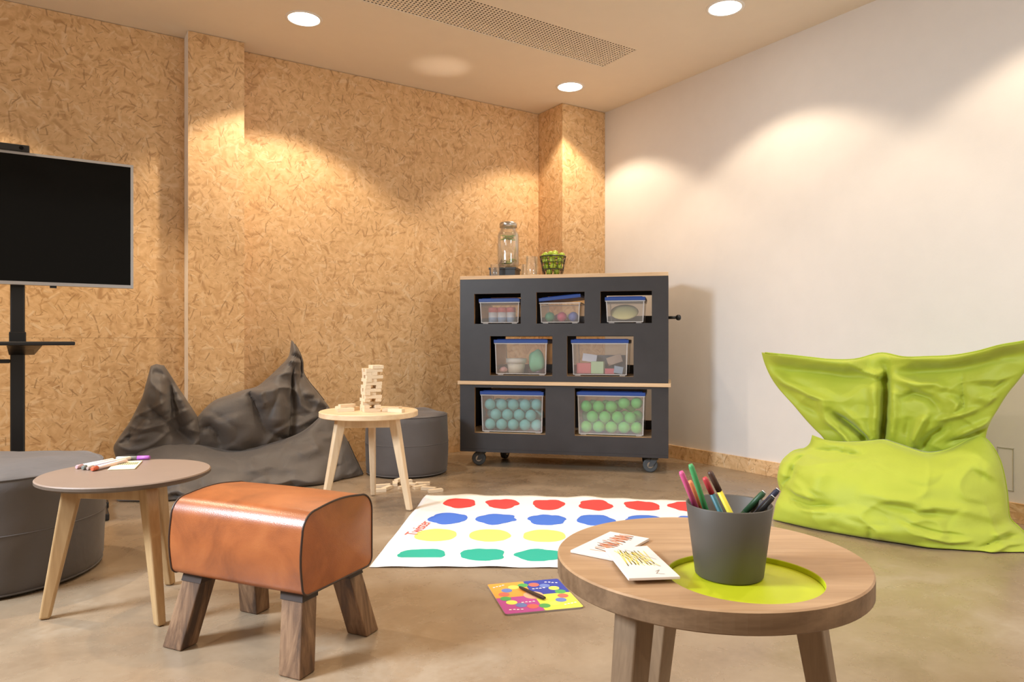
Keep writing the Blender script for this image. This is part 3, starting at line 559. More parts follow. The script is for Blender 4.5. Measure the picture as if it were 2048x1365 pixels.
for (tx, ty, bx, by, yaw) in ((-0.140, -0.110, -0.178, -0.155, R(40)), (-0.030, 0.150, -0.052, 0.205, R(40)), (0.150, -0.030, 0.205, -0.052, R(-35))):
    part('leg', leg_mb((tx, ty, h - th - .001), (bx, by, 0.001), 0.046, 0.034, 0.046, 0.034, yaw), M['oak_z'], oak, 0.004, seg=3)

# ------------------------------------------------------------------ leather stool
A = Vector((-0.915, 0.403, 0)).normalized(); B = Vector((-A.y * -1, 0, 0))
B = Vector((0.403, 0.915, 0)).normalized()
S0 = Vector((-0.474, 1.595, 0)); SL, SW, SZ0, SZ1 = 0.412, 0.268, 0.178, 0.368
stool = thing('stool', 'tan leather pommel horse stool on four splayed old wood legs', 'stool', S0)
prof = []
rt_, rb_ = 0.048, 0.022; hh_ = SZ1 - SZ0
def arc(cx, cz, rr, a0, a1, k): return [(cx + rr * math.cos(R(a0 + (a1 - a0) * i / k)), cz + rr * math.sin(R(a0 + (a1 - a0) * i / k))) for i in range(k + 1)]
prof += arc(rb_, SZ0 + rb_, rb_, 180, 270, 5)[0:]
prof = arc(SW - rb_, SZ0 + rb_, rb_, 270, 360, 5) + arc(SW - rt_, SZ1 - rt_, rt_, 0, 90, 9)
for k in range(1, 8):
    b = SW - rt_ - (SW - 2 * rt_) * k / 8; prof.append((b, SZ1 + 0.008 * math.sin(math.pi * k / 8)))
prof += arc(rt_, SZ1 - rt_, rt_, 90, 180, 9)
for k in range(1, 5): prof.append((-0.006 * math.sin(math.pi * k / 5), SZ1 - rt_ - (hh_ - rt_ - rb_) * k / 5))
prof += arc(rb_, SZ0 + rb_, rb_, 180, 270, 5)
bc, zc = SW / 2, (SZ0 + SZ1) / 2
secs = []
for i in range(15):
    k = i / 14; a = SL * k
    sc = 1.0 + 0.022 * math.sin(math.pi * k); secs.append([A * a + B * (bc + (b - bc) * sc) + Vector((0, 0, zc + (z - zc) * (sc if z > zc else 1))) for b, z in prof])
mb = MB(); n = len(prof); vs = [p for s_ in secs for p in s_]
mb.add(vs, [(i * n + j, i * n + (j + 1) % n, (i + 1) * n + (j + 1) % n, (i + 1) * n + j) for i in range(14) for j in range(n)], 0, True)
for end, sgn in ((0, -1), (14, 1)):
    ring0 = secs[end]; rows = []
    for q in range(5):
        k = q / 4; rows.append([p * 1.0 + ((A * (SL * (end / 14)) + B * bc + Vector((0, 0, zc))) - p) * k + A * sgn * 0.010 * (1 - (1 - k) ** 2) for p in ring0])
    vs = [p for s_ in rows[:-1] for p in s_] + [rows[-1][0]]
    fs = [(i * n + j, i * n + (j + 1) % n, (i + 1) * n + (j + 1) % n, (i + 1) * n + j) for i in range(3) for j in range(n)]
    fs += [(3 * n + j, 3 * n + (j + 1) % n, 4 * n) for j in range(n)]
    mb.add(vs, fs if sgn > 0 else [f[::-1] for f in fs], 0, True)
seat = part('seat', mb, M['leather'], stool, weld=False)
for end in (0, 14):
    part('piping', MB().tube(secs[end], 0.0026, 8, closed=True), M['piping'], seat)
for (la, lb, sa, sb) in ((0.0, 0.0, -1, -1), (SL, 0.0, 1, -1), (0.0, SW, -1, 1), (SL, SW, 1, 1)):
    la_in = la - sa * 0.052; lb_in = lb - sb * 0.052                      # centre of the leg under the seat
    ct = A * la_in + B * lb_in; cb = A * (la - sa * 0.034) + B * (lb - sb * 0.018 if sb < 0 else lb - 0.018)
    cb = ct + A * sa * 0.030 + B * sb * 0.045
    hx, hy = 0.031, 0.026
    mb = MB()
    q = lambda c, z: [c + A * i * hx + B * j * hy + Vector((0, 0, z)) for i, j in ((-1, -1), (1, -1), (1, 1), (-1, 1))]
    bot, top = q(cb, 0.001), q(ct, SZ0 + 0.012)
    mb.hexa(bot, top)
    lg = part('leg', mb, M['old_wood'], stool, 0.003)
    z1 = SZ0 - 0.019; k0 = (z1) / (SZ0 + 0.012); c1 = cb.lerp(ct, k0)
    hx2, hy2 = hx + 0.0015, hy + 0.0015
    q2 = lambda c, z: [c + A * i * hx2 + B * j * hy2 + Vector((0, 0, z)) for i, j in ((-1, -1), (1, -1), (1, 1), (-1, 1))]
    part('strap', MB().hexa(q2(c1, z1), q2(ct, SZ0 + 0.010)), M['strap'], lg)

# ------------------------------------------------------------------ television on its stand
TVC = Vector((-2.119, 2.942, 0))
tv = thing('television', 'large black flat television with a thin silver frame', 'television', TVC, TH)
part('housing', MB().box((-0.475, 0.004, 1.0), (0.475, 0.05, 1.555)), M['black'], tv, 0.004)
part('screen', MB().box((-0.466, -0.001, 1.012), (0.466, 0.006, 1.546)), M['screen'], tv)
fr = MB()
for a, b in (((-.477, .998), (-.466, 1.557)), ((.466, .998), (.477, 1.557)), ((-.466, 1.546), (.466, 1.557)), ((-.466, .998), (.466, 1.012))):
    fr.box((a[0], -0.004, a[1]), (b[0], 0.03, b[1]))
part('frame', fr, M['silver'], tv)
part('sensor', MB().box((0.16, 0.0, 0.988), (0.185, 0.014, 0.999)), M['black'], tv)
bar = thing('webcam_bar', 'slim black camera bar lying on top of the television', 'webcam', TVC + Vector((0, 0, 1.5575)), TH)
part('body', MB().box((-0.16, -0.015, 0.0), (0.088, 0.045, 0.028)), M['black'], bar, 0.003)
part('lens', MB().tube([(0.06, -0.0155, 0.014), (0.06, -0.018, 0.014)], 0.008, 14), M['screen'], bar)
st = thing('tv_stand', 'black steel television stand with a small shelf on its post', 'stand', TVC + U * 0.044 - V * 0.085, TH)
part('post', MB().box((-0.026, -0.02, 0.025), (0.026, 0.02, 1.42)), M['black'], st, 0.006)
part('collar', MB().box((-0.03, -0.024, 0.70), (0.03, 0.024, 0.80)), M['black'], st, 0.004)
part('mount', MB().box((-0.2, -0.033, 1.15), (0.2, -0.021, 1.42)), M['black'], st, 0.003)
part('shelf', MB().box((-0.20, -0.27, 0.742), (0.205, -0.025, 0.758)), M['black'], st, 0.004)
part('shelf_bracket', MB().hexa([Vector(p) for p in ((-.03, -.12, .725), (.06, -.12, .725), (.06, -.02, .70), (-.03, -.02, .70))], [Vector(p) for p in ((-.03, -.2, .741), (.09, -.2, .741), (.09, -.02, .741), (-.03, -.02, .741))]), M['black'], st)
part('side_arm', MB().box((-0.20, -0.015, 0.665), (-0.027, 0.015, 0.682)), M['black'], st, 0.003)
part('foot', MB().box((-0.34, -0.03, 0.001), (0.34, 0.03, 0.03)), M['black'], st, 0.005)
for sx in (-0.3, 0.3): part('foot', MB().box((sx - .028, -0.28, 0.001), (sx + .028, 0.16, 0.03)), M['black'], st, 0.005)

# ------------------------------------------------------------------ storage cart
CA = math.atan2(-0.225, 1)
CART0 = Vector((-0.315, 4.277, 0))
EX = Vector((math.cos(CA), math.sin(CA), 0)); EY = Vector((-math.sin(CA), math.cos(CA), 0))
def cl(x, y, z=0.0): return CART0 + EX * x + EY * y + Vector((0, 0, z))
CW, CD = 1.233, 0.42
HOLES = {'A': (0.089, 0.863, 0.376, 1.044), 'B': (0.470, 0.863, 0.756, 1.048), 'C': (0.848, 0.863, 1.141, 1.048), 'D': (0.187, 0.554, 0.566, 0.789), 'E': (0.653, 0.554, 1.038, 0.789), 'F': (0.092, 0.206, 0.525, 0.480), 'G': (0.698, 0.206, 1.139, 0.484)}
cart = thing('storage_cart', 'black storage cart on casters with seven cut out openings', 'cart', CART0, CA)
def holed(x0, x1, z0, z1, y0, y1, holes, ply=1):
    """board standing on edge with rectangular cut outs; faces black, cut edges raw ply"""
    xs = sorted({x0, x1, *[h[0] for h in holes], *[h[2] for h in holes]}); zs = sorted({z0, z1, *[h[1] for h in holes], *[h[3] for h in holes]})
    solid = lambda i, j: 0 <= i < len(xs) - 1 and 0 <= j < len(zs) - 1 and not any(h[0] <= (xs[i] + xs[i + 1]) / 2 <= h[2] and h[1] <= (zs[j] + zs[j + 1]) / 2 <= h[3] for h in holes)
    mb = MB()
    for i in range(len(xs) - 1):
        for j in range(len(zs) - 1):
            if not solid(i, j): continue
            a, b, c, d = xs[i], xs[i + 1], zs[j], zs[j + 1]
            mb.add([(a, y0, c), (b, y0, c), (b, y0, d), (a, y0, d)], [(0, 1, 2, 3)], 0); mb.add([(a, y1, c), (b, y1, c), (b, y1, d), (a, y1, d)], [(3, 2, 1, 0)], 0)
            inn = lambda p, q: ply if 0 <= p < len(xs) - 1 and 0 <= q < len(zs) - 1 else 2
            if not solid(i - 1, j): mb.add([(a, y0, c), (a, y0, d), (a, y1, d), (a, y1, c)], [(0, 1, 2, 3)], inn(i - 1, j))
            if not solid(i + 1, j): mb.add([(b, y0, c), (b, y1, c), (b, y1, d), (b, y0, d)], [(0, 1, 2, 3)], inn(i + 1, j))
            if not solid(i, j - 1): mb.add([(a, y0, c), (a, y1, c), (b, y1, c), (b, y0, c)], [(0, 1, 2, 3)], inn(i, j - 1))
            if not solid(i, j + 1): mb.add([(a, y0, d), (b, y0, d), (b, y1, d), (a, y1, d)], [(0, 1, 2, 3)], inn(i, j + 1))
    return mb
bk = M['black_matte']; mt = [bk, M['ply_dark'], bk]
up = [HOLES[k] for k in 'ABCDE']; lo = [HOLES[k] for k in 'FG']
raise_ = lambda hs: [(a, b + 0.055, c, d) for a, b, c, d in hs]
part('front_panel', holed(0, CW, 0.519, 1.131, 0.0, 0.02, up), mt, cart); part('front_panel', holed(0, CW, 0.110, 0.497, 0.0, 0.02, lo), mt, cart)
part('back_panel', holed(0, CW, 0.519, 1.131, CD - .02, CD, raise_(up)), mt, cart); part('back_panel', holed(0, CW, 0.110, 0.497, CD - .02, CD, raise_(lo)), mt, cart)
for x0 in (0.0, CW - 0.018):
    part('side_panel', MB().box((x0, 0.0205, 0.519), (x0 + .018, CD - .0205, 1.131)), bk, cart); part('side_panel', MB().box((x0, 0.0205, 0.110), (x0 + .018, CD - .0205, 0.497)), bk, cart)
for z in (0.8625, 0.5535, 0.2055):
    part('inner_shelf', MB().box((0.0185, 0.0205, z - 0.016), (CW - .0185, CD - .0205, z)), M['ply'], cart)
part('bottom_board', MB().box((0.0, 0.0, 0.092), (CW, CD, 0.1095)), bk, cart)
part('middle_board', MB().box((-0.012, -0.012, 0.4975), (CW + 0.014, CD + 0.01, 0.5185)), M['ply'], cart, 0.0015, label='pale plywood middle board')
part('top_board', MB().box((0.0, 0.0, 1.1315), (CW, CD, 1.153)), M['ply'], cart, 0.0015, label='pale plywood top board')
mb = MB().tube([(CW, 0.12, 0.897), (CW + 0.05, 0.12, 0.897)], 0.0085, 12)
hd = part('handle', mb, M['black'], cart)
part('knob', MB().lathe([(0.001, 0), (0.012, 0.001), (0.017, 0.010), (0.016, 0.022), (0.009, 0.028), (0.001, 0.029)], 18), M['black'], hd, loc=(CW + 0.043, 0.12, 0.897)).rotation_euler = (0, R(90), 0)
for k, (x, y, yaw) in enumerate(((0.10, 0.07, 8), (1.13, 0.06, 4), (0.20, 0.34, 75), (1.10, 0.34, 70))):
    cs = thing('caster', '', '', (0, 0, 0)); del cs['label']; del cs['category']; cs.parent = cart; cs.location = (x, y, 0); cs.rotation_euler = (0, 0, R(yaw))
    w = MB().tube([(0, -0.014, 0), (0, -0.012, 0), (0, 0.012, 0), (0, 0.014, 0)], [0.036, 0.042, 0.042, 0.036], 28)
    part('tyre', w, M['rubber'], cs, loc=(0, 0, 0.043))
    part('hub', MB().tube([(0, -0.0165, 0), (0, 0.0165, 0)], 0.018, 18), M['steel'], cs, loc=(0, 0, 0.043))
    fk = MB()
    for sy in (-0.0195, 0.0195):
        fk.hexa([Vector(p) for p in ((-.012, sy - .0015, .034), (.012, sy - .0015, .034), (.012, sy + .0015, .034), (-.012, sy + .0015, .034))], [Vector(p) for p in ((.008, sy - .0015, .088), (.05, sy - .0015, .088), (.05, sy + .0015, .088), (.008, sy + .0015, .088))])
    fk.box((0.006, -0.021, 0.0855), (0.052, 0.021, 0.089)); part('fork', fk, M['rubber'], cs)
    part('plate', MB().box((-0.012, -0.03, 0.0892), (0.065, 0.03, 0.0918)), M['rubber'], cs)

# storage boxes: clear tub, blue lid
BOXES = {'A': (0.112, 0.362, 0.863, 1.020), 'B': (0.482, 0.728, 0.863, 1.012), 'C': (0.874, 1.101, 0.863, 1.020), 'D': (0.206, 0.530, 0.554, 0.772), 'E': (0.675, 1.006, 0.554, 0.772), 'F': (0.120, 0.507, 0.206, 0.460), 'G': (0.708, 1.101, 0.206, 0.466)}
BD = 0.30
def tub(w, d, h):
    """open tub, walls leaning out, flanged rim and four little feet"""
    mb = MB(); t = 0.0022; ins = 0.010
    def ring(z, i): return [(-w / 2 + i, i, z), (w / 2 - i, i, z), (w / 2 - i, d - i, z), (-w / 2 + i, d - i, z)]
    rows = [ring(0.008, ins), ring(h, 0.004), ring(h, 0.004 + t), ring(0.008 + t, ins + t)]
    vs = [p for q in rows for p in q]; fs = [(i * 4 + j, i * 4 + (j + 1) % 4, (i + 1) * 4 + (j + 1) % 4, (i + 1) * 4 + j) for i in range(3) for j in range(4)]
    mb.add(vs, fs + [(3, 2, 1, 0), (12, 13, 14, 15)]); return mb
def storage_box(key, label, tilt=0.0):
    x0, x1, z0, z1 = BOXES[key]; w, h = x1 - x0, z1 - z0; lid = 0.024
    t = thing('storage_box', label, 'box', cl((x0 + x1) / 2, 0.030, z0), CA, 'clear boxes with blue lids')
    part('tub', tub(w, BD, h - lid), M['clear'], t)
    rim = MB()
    for (a, b) in (((-w / 2, 0, 0), (w / 2, 0.004, 0)), ((-w / 2, BD - .004, 0), (w / 2, BD, 0))): rim.box((a[0], a[1], h - lid - .006), (b[0], b[1], h - lid))
    for sx in (-1, 1): rim.box((sx * w / 2 - .002, 0.004, h - lid - .006), (sx * w / 2 + .002, BD - .004, h - lid))
    for sx in (-1, 1):
        for yy in (0.006, BD - 0.008):
            rim.hexa([(sx * (w / 2 - .012) - .003, yy + .004, .009), (sx * (w / 2 - .012) + .003, yy + .004, .009), (sx * (w / 2 - .012) + .003, yy + .008, .009), (sx * (w / 2 - .012) - .003, yy + .008, .009)],
                     [(sx * (w / 2 - .006) - .003, yy - .002, h - lid - .006), (sx * (w / 2 - .006) + .003, yy - .002, h - lid - .006), (sx * (w / 2 - .006) + .003, yy + .002, h - lid - .006), (sx * (w / 2 - .006) - .003, yy + .002, h - lid - .006)])
    rim.box((-w / 2 + .010, 0.008, 0.007), (w / 2 - .010, 0.010, 0.011))
    part('rim', rim, M['clear_rim'], t)
    for sx in (-1, 1):
        for yy in (0.018, BD - .03): part('foot', MB().box((sx * (w / 2 - .035) - .016, yy, 0.0006), (sx * (w / 2 - .035) + .016, yy + .012, 0.008)), M['clear_rim'], t)
    lb = MB().box((-w / 2 - .003, -0.004, 0), (w / 2 + .003, BD + .004, lid - .004)).box((-w / 2 + .014, 0.014, lid - .004), (w / 2 - .014, BD - .014, lid))
    lo_ = part('lid', lb, M['blue_lid'], t, 0.003, loc=(0, 0, h - lid))
    if tilt: lo_.rotation_euler = (0, -tilt, 0); lo_.location = (0, 0, h - lid + 0.018)
    return t
storage_box('A', 'small clear box with blue lid holding three red and white tubs')
storage_box('B', 'small clear box with its blue lid sitting crooked over coloured balls', R(5.5))
storage_box('C', 'small clear box with blue lid holding a pale yellow disc')
storage_box('D', 'medium clear box with blue lid holding a cream pot and green lump')
storage_box('E', 'medium clear box with blue lid holding jumbled cards and blocks')
storage_box('F', 'large clear box with blue lid full of teal play balls')
storage_box('G', 'large clear box with blue lid full of green play balls')
# what is inside them
def at_box(key, fx, y, z): x0, x1, z0, z1 = BOXES[key]; return cl(x0 + (x1 - x0) * fx, 0.030 + y, z0 + z)
proto = None
for k, fx in enumerate((0.27, 0.50, 0.73)):
    p = at_box('A', fx, 0.075, 0.0112)
    if proto is None:
        proto = thing('paint_tub', 'round tub with red lid, white body and blue base, in the small clear box', 'tub', p, CA, 'tubs in the small clear box')
        part('body', MB().lathe([(0.0, 0.0), (0.026, 0.0), (0.027, 0.030), (0.027, 0.062), (0.0, 0.062)], 24, mi=[1, 1, 0, 0]), [paint(.85, .82, .82), paint(.38, .52, .74)], proto)
        part('lid', MB().lathe([(0.0, 0.0622), (0.028, 0.0622), (0.028, 0.088), (0.025, 0.092), (0.0, 0.092)], 24), paint(.80, .16, .16), proto)
    else: dup(proto, p)
for fx, c, nm in ((0.22, (.04, .33, .16), 'dark green'), (0.52, (.68, .07, .17), 'crimson'), (0.80, (.12, .17, .50), 'dark blue')):
    solo('play_ball', MB().ball(0.030, 20), paint(*c), nm + ' ball in the small clear box with the crooked lid', 'ball', at_box('B', fx, 0.06, 0.0415), group='three coloured balls')
for fx, c, nm in ((0.36, (.50, .12, .22), 'dull red'), (0.66, (.72, .62, .36), 'pale gold')):
    solo('play_ball', MB().ball(0.026, 16), paint(*c), nm + ' small ball at the back of the crooked lidded box', 'ball', at_box('B', fx, 0.16, 0.0375))
fd = thing('flying_disc', 'pale yellow plastic throwing disc leaning in the small clear box', 'disc', at_box('C', 0.46, 0.084, 0.068), CA)
q = part('disc', MB().lathe([(0.0, 0.022), (0.03, 0.0205), (0.06, 0.014), (0.078, 0.006), (0.083, 0.0), (0.078, -0.005), (0.06, -0.008), (0.0, -0.009)], 40), paint(.80, .70, .30), fd); q.rotation_euler = (R(33), 0, 0)
q.scale = (1, 1, 1)
pot = thing('pot', 'round cream plastic pot with a wide rim in the medium clear box', 'pot', at_box('D', 0.36, 0.09, 0.0112), CA)
part('body', MB().lathe([(0.0, 0), (0.048, 0), (0.055, 0.06), (0.0, 0.06)], 32), paint(.80, .72, .56), pot)
part('rim', MB().lathe([(0.0, 0.0602), (0.062, 0.0602), (0.063, 0.088), (0.0, 0.090)], 32), paint(.82, .76, .64), pot)
def lump(name, label, cat, loc, r, col, seed, sq=(1, 1, 1)):
    mb = MB().ball(r, 24); mb.v = [tuple((Vector(v) * (1 + 0.28 * noise.noise(Vector(v) * (2.2 / r) * .5 + Vector((seed, 0, 0)))) )[i] * sq[i] for i in range(3)) for v in mb.v]
    return solo(name, mb, paint(*col), label, cat, loc, CA)
lump('green_toy', 'mint green crumpled toy beside the cream pot in the clear box', 'toy', at_box('D', 0.76, 0.09, 0.086), 0.052, (.22, .62, .36), 3.1, (0.95, .85, 1.32))
lump('pink_cloth', 'small folded pink cloth on the bottom of the medium clear box', 'cloth', at_box('D', 0.13, 0.06, 0.032), 0.022, (.75, .36, .34), 5.2, (1.1, 1, .75))
solo('lilac_card', MB().box((-.05, 0, 0), (.05, 0.07, .02)), paint(.62, .44, .58), 'lilac card box lying flat under the mint green toy', 'box', at_box('D', 0.70, 0.17, 0.0112), CA, bevel=.002)
def slab(name, label, cat, key, fx, y, z, size, rot, col):
    w, d, h_ = size; o = solo(name, MB().box((-w / 2, -d / 2, -h_ / 2), (w / 2, d / 2, h_ / 2)), paint(*col), label, cat, at_box(key, fx, y, z), bevel=.002)
    o.rotation_euler = (R(rot[0]), R(rot[1]), CA + R(rot[2])); return o
slab('card_box', 'white card tilted on top of the jumble in the clear box', 'card', 'E', 0.30, 0.075, 0.105, (.085, .004, .05), (-25, 8, 5), (.80, .78, .84))
slab('toy_block', 'coral red block in the jumbled clear box', 'block', 'E', 0.20, 0.07, 0.044, (.085, .05, .062), (0, 0, 4), (.80, .22, .22))
slab('toy_block', 'pale green block in the middle of the jumbled clear box', 'block', 'E', 0.455, 0.06, 0.049, (.075, .05, .072), (0, 0, -6), (.50, .66, .38))
slab('toy_block', 'flat red block beside the pale green block', 'block', 'E', 0.66, 0.055, 0.028, (.055, .04, .032), (0, 0, 8), (.70, .14, .18))
slab('toy_block', 'grey blue block at the end of the jumbled clear box', 'block', 'E', 0.815, 0.06, 0.036, (.052, .05, .042), (0, 10, 8), (.34, .44, .56))
slab('game_box', 'dark grey box behind the coloured blocks', 'box', 'E', 0.62, 0.16, 0.068, (.20, .06, .105), (0, 0, 2), (.10, .10, .11))
slab('card_box', 'tan card leaning on the dark grey box', 'card', 'E', 0.74, 0.098, 0.094, (.09, .004, .05), (-12, -18, 4), (.52, .36, .26))
def fill(key, col, name, group):
    x0, x1, z0, z1 = BOXES[key]; r = 0.0345; me = mesh_of(MB().ball(r, 20), 'play_ball', paint(*col, rough=.5), True)
    w = x1 - x0 - 2 * 0.0135
    rows = ('bottom', 'middle', 'top'); nth = ('first', 'second', 'third', 'fourth', 'fifth')
    for layer in range(2):
        for row in range(3):
            off = (row + layer) % 2
            for c in range(5 - off):
                xx = -w / 2 + r + (w - 2 * r) * (c + 0.5 * off) / 4
                zz = 0.0115 + r + row * 0.0605 + (0.005 * noise.noise(Vector((c * 3.1, row, layer))) if row else 0.0)
                if key == 'G' and row == 2 and layer == 0 and c > 2: zz += 0.022
                o = bpy.data.objects.new('play_ball', me); COL.objects.link(o); o.location = cl((x0 + x1) / 2 + xx, 0.030 + 0.0145 + r + layer * 0.0605 + 0.002, z0 + zz)
                tag(o, '%s ball, %s from left in the %s %s row of its clear box' % (name, nth[c], rows[row], ('front', 'rear')[layer]), 'ball', group)
fill('F', (.20, .60, .56), 'teal plastic', 'teal play balls')
fill('G', (.14, .62, .13), 'green plastic', 'green play balls')

# drinks on top of the cart
CT = 1.1536
sd = thing('jar_stand', 'low black wooden stand under the glass drinks jar', 'stand', cl(0.236, 0.11, CT), CA)
part('board', MB().box((-.086, 0, .046), (.086, .15, .060)), M['black'], sd, .002)
for sx in (-.080, .066): part('side', MB().box((sx, 0.002, 0.0), (sx + .014, .148, .0455)), M['black'], sd)
part('apron', MB().box((-.066, 0.003, 0.004), (.066, .013, .0455)), M['black'], sd)
jar = thing('drinks_jar', 'tall clear glass drinks jar with a steel lid and lime slices', 'jar', cl(0.258, 0.183, CT + 0.0604), CA)
part('glass', MB().lathe([(0.0, 0.0), (0.060, 0.0), (0.066, 0.008), (0.067, 0.03), (0.067, 0.205), (0.060, 0.225), (0.050, 0.238), (0.050, 0.252), (0.047, 0.252), (0.047, 0.236), (0.058, 0.222), (0.0645, 0.204), (0.0645, 0.012), (0.0, 0.006)], 40), M['glass'], jar)
part('water', MB().lathe([(0.0, 0.008), (0.0635, 0.013), (0.0635, 0.203), (0.0575, 0.2165), (0.0, 0.2165)], 40), M['water'], jar)
part('lid', MB().lathe([(0.0, 0.2525), (0.054, 0.2525), (0.055, 0.276), (0.050, 0.283), (0.03, 0.289), (0.0, 0.291)], 40), M['steel'], jar)
part('tap', MB().tube([(0, -0.066, 0.035), (0, -0.085, 0.035), (0, -0.092, 0.020)], 0.007, 10), M['steel'], jar)
lime = MB().lathe([(0.0, 0.0), (0.026, 0.0), (0.0285, 0.003), (0.026, 0.006), (0.0, 0.006)], 20, mi=[0, 1, 1, 0])
lime_m = [paint(.72, .76, .14), paint(.22, .42, .02)]
for k, (x, y, z, rx, ry) in enumerate(((-.022, -.018, .197, 8, 6), (.012, -.026, .186, -8, 6), (.022, .008, .198, 6, -6), (-.012, .020, .186, 0, 6), (.020, .018, .176, 6, 8), (-.024, -.012, .176, 6, -6), (.004, -.030, .032, 20, 14), (.032, .004, .045, -14, 10), (-.022, .018, .028, 8, 0))):
    o = solo('lime_slice', lime, lime_m, 'lime slice floating at the top of the drinks jar' if k < 6 else 'lime slice sunk to the bottom of the drinks jar', 'lime', cl(0.258 + x, 0.183 + y, CT + 0.0604 + z), CA, 'lime slices at the top of the jar' if k < 6 else 'lime slices at the bottom of the jar')
    o.rotation_euler = (R(rx), R(ry), CA)
def tumbler(label, x, y, r, h):
    return solo('tumbler', MB().lathe([(0.0, 0.0), (r * .86, 0.0), (r * .9, .004), (r, h), (r - .0022, h), (r * .86, .012), (0.0, .010)], 28), M['glass'], label, 'glass', cl(x, y, CT), CA, 'clear tumblers on the cart')
tumbler('clear tumbler standing in front of the black jar stand', 0.203, 0.066, 0.029, 0.072)
tumbler('clear tumbler standing right beside the fruit basket', 0.424, 0.10, 0.036, 0.118)
tumbler('clear tumbler standing between drinks jar and the taller glass', 0.362, 0.22, 0.030, 0.085)
bs = thing('fruit_basket', 'small black wire basket filled with green limes', 'basket', cl(0.545, 0.15, CT), CA)
rb0, rt0, bh = 0.058, 0.079, 0.118
for z in (0.002, 0.04, 0.08, bh):
    rr = rb0 + (rt0 - rb0) * z / bh
    part('wire_ring', MB().tube([(rr * math.cos(2 * math.pi * j / 32), rr * math.sin(2 * math.pi * j / 32), z + .002) for j in range(32)], 0.0022 if z < bh else 0.0035, 6, closed=True), M['black'], bs)
for j in range(16):
    a = 2 * math.pi * j / 16
    for da in (-0.35, 0.35):
        part('wire', MB().tube([((rb0 + (rt0 - rb0) * k / 4) * math.cos(a + da * k / 4), (rb0 + (rt0 - rb0) * k / 4) * math.sin(a + da * k / 4), .003 + bh * k / 4) for k in range(5)], 0.0014, 5), M['black'], bs)
part('wire_floor', MB().lathe([(0.0, 0.001), (rb0, 0.001), (rb0, 0.003), (0.0, 0.003)], 24), M['black'], bs)
fr_me = mesh_of(MB().lathe([(0.0006, -.0178), (.0092, -.0168), (.0163, -.0092), (.0186, 0.0), (.0163, .0100), (.0092, .0168), (.003, .0194), (0.0006, .0198)], 16), 'lime', plain('lime_skin', (.40, .52, .05), .35, .25), True)
stalk_me = mesh_of(MB().tube([(0, 0, .0197), (0.0005, 0, .0212)], .0016, 6), 'stalk', paint(.25, .2, .06), True)
lay = ((0.024, 4, .029, 'lowest'), (0.058, 5, .0385, 'second'), (0.060, 1, 0, 'second'), (0.093, 6, .046, 'third'), (0.096, 1, 0, 'third'), (0.126, 6, .052, 'top'), (0.140, 2, .019, 'uppermost'))
for z, n_, rr, wd_ in lay:
    rr *= 1.1
    for k in range(n_):
        a = 2 * math.pi * k / n_ + z * 40
        o = bpy.data.objects.new('lime', fr_me); COL.objects.link(o); o.location = cl(0.545 + rr * math.cos(a), 0.15 + rr * math.sin(a), CT + z)
        o.rotation_euler = (random.uniform(0, 3), random.uniform(0, 3), random.uniform(0, 3)); tag(o, 'whole green lime in the ' + wd_ + ' layer of the wire basket', 'lime', 'limes in the wire basket')
        s2 = bpy.data.objects.new('stalk', stalk_me); COL.objects.link(s2); s2.parent = o

# ------------------------------------------------------------------ wooden blocks
blk = mesh_of(MB().box((-.0375, -.0125, 0), (.0375, .0125, .0148)), 'wooden_block', M['block'])
def block(loc, rz, label, group=None, rx=0.0, ry=0.0):
    o = bpy.data.objects.new('wooden_block', blk); COL.objects.link(o); o.location = loc; o.rotation_euler = (rx, ry, rz); return tag(o, label, 'block', group)
NTH = 'first second third fourth fifth sixth seventh eighth ninth tenth eleventh twelfth thirteenth fourteenth'.split()
TX, TY, TZ = -0.645, 3.215, 0.4405
miss = {1: 1, 2: 0, 3: 1, 4: 2, 5: 0, 6: 1, 7: 1, 8: 2, 9: 0, 10: 1, 11: 0, 12: 1}
for lv in range(14):
    ori = R(28) + (R(90) if lv % 2 else 0); sh_ = Vector((0.0006 * lv * lv * 0.12, 0, 0))
    for k in range(3):
        if miss.get(lv) == k or (lv == 13 and k == 2): continue
        d = (k - 1) * 0.0254; ju = random.uniform(-.004, .004)
        block(Vector((TX, TY, TZ + lv * 0.015)) + sh_ + Vector((-math.sin(ori) * d + math.cos(ori) * ju, math.cos(ori) * d + math.sin(ori) * ju, 0)), ori + random.uniform(-.04, .04),
              'pale wooden %s block in the %s layer of the block tower from its foot' % ((('front', 'middle', 'rear') if lv % 2 == 0 else ('right', 'middle', 'left'))[k], NTH[lv]), 'wooden blocks in the tower')
for x, y, a in ((-0.755, 3.20, 20), (-0.735, 3.255, 65), (-0.785, 3.29, -10)):
    block((x, y, TZ), R(a), 'pale wooden block lying loose on the table left of the tower', 'loose blocks left of the tower')
block((-0.757, 3.235, TZ + 0.0152), R(40), 'pale wooden block lying across other loose blocks beside the tower')
for x, y, a in ((-0.555, 3.22, 10), (-0.545, 3.265, 50), (-0.52, 3.17, -25)):
    block((x, y, TZ), R(a), 'pale wooden block lying loose on the table right of the tower', 'loose blocks right of the tower')
for k, (x, y, a) in enumerate(((-0.672, 3.555, 15), (-0.640, 3.608, 70), (-0.670, 3.665, 20), (-0.617, 3.72, 100), (-0.572, 3.775, 30), (-0.535, 3.70, -20), (-0.555, 3.635, 60), (-0.470, 3.72, 5), (-0.475, 3.635, 40), (-0.425, 3.595, -15), (-0.385, 3.545, 30))):
    block((x, y, 0.0005), R(a), 'pale floor block under the pale table, %s of the scattered blocks from the left' % NTH[k], 'blocks scattered on the floor')
block((-0.595, 3.748, 0.0158), R(65), 'pale wooden block lying on top of other blocks on the floor')

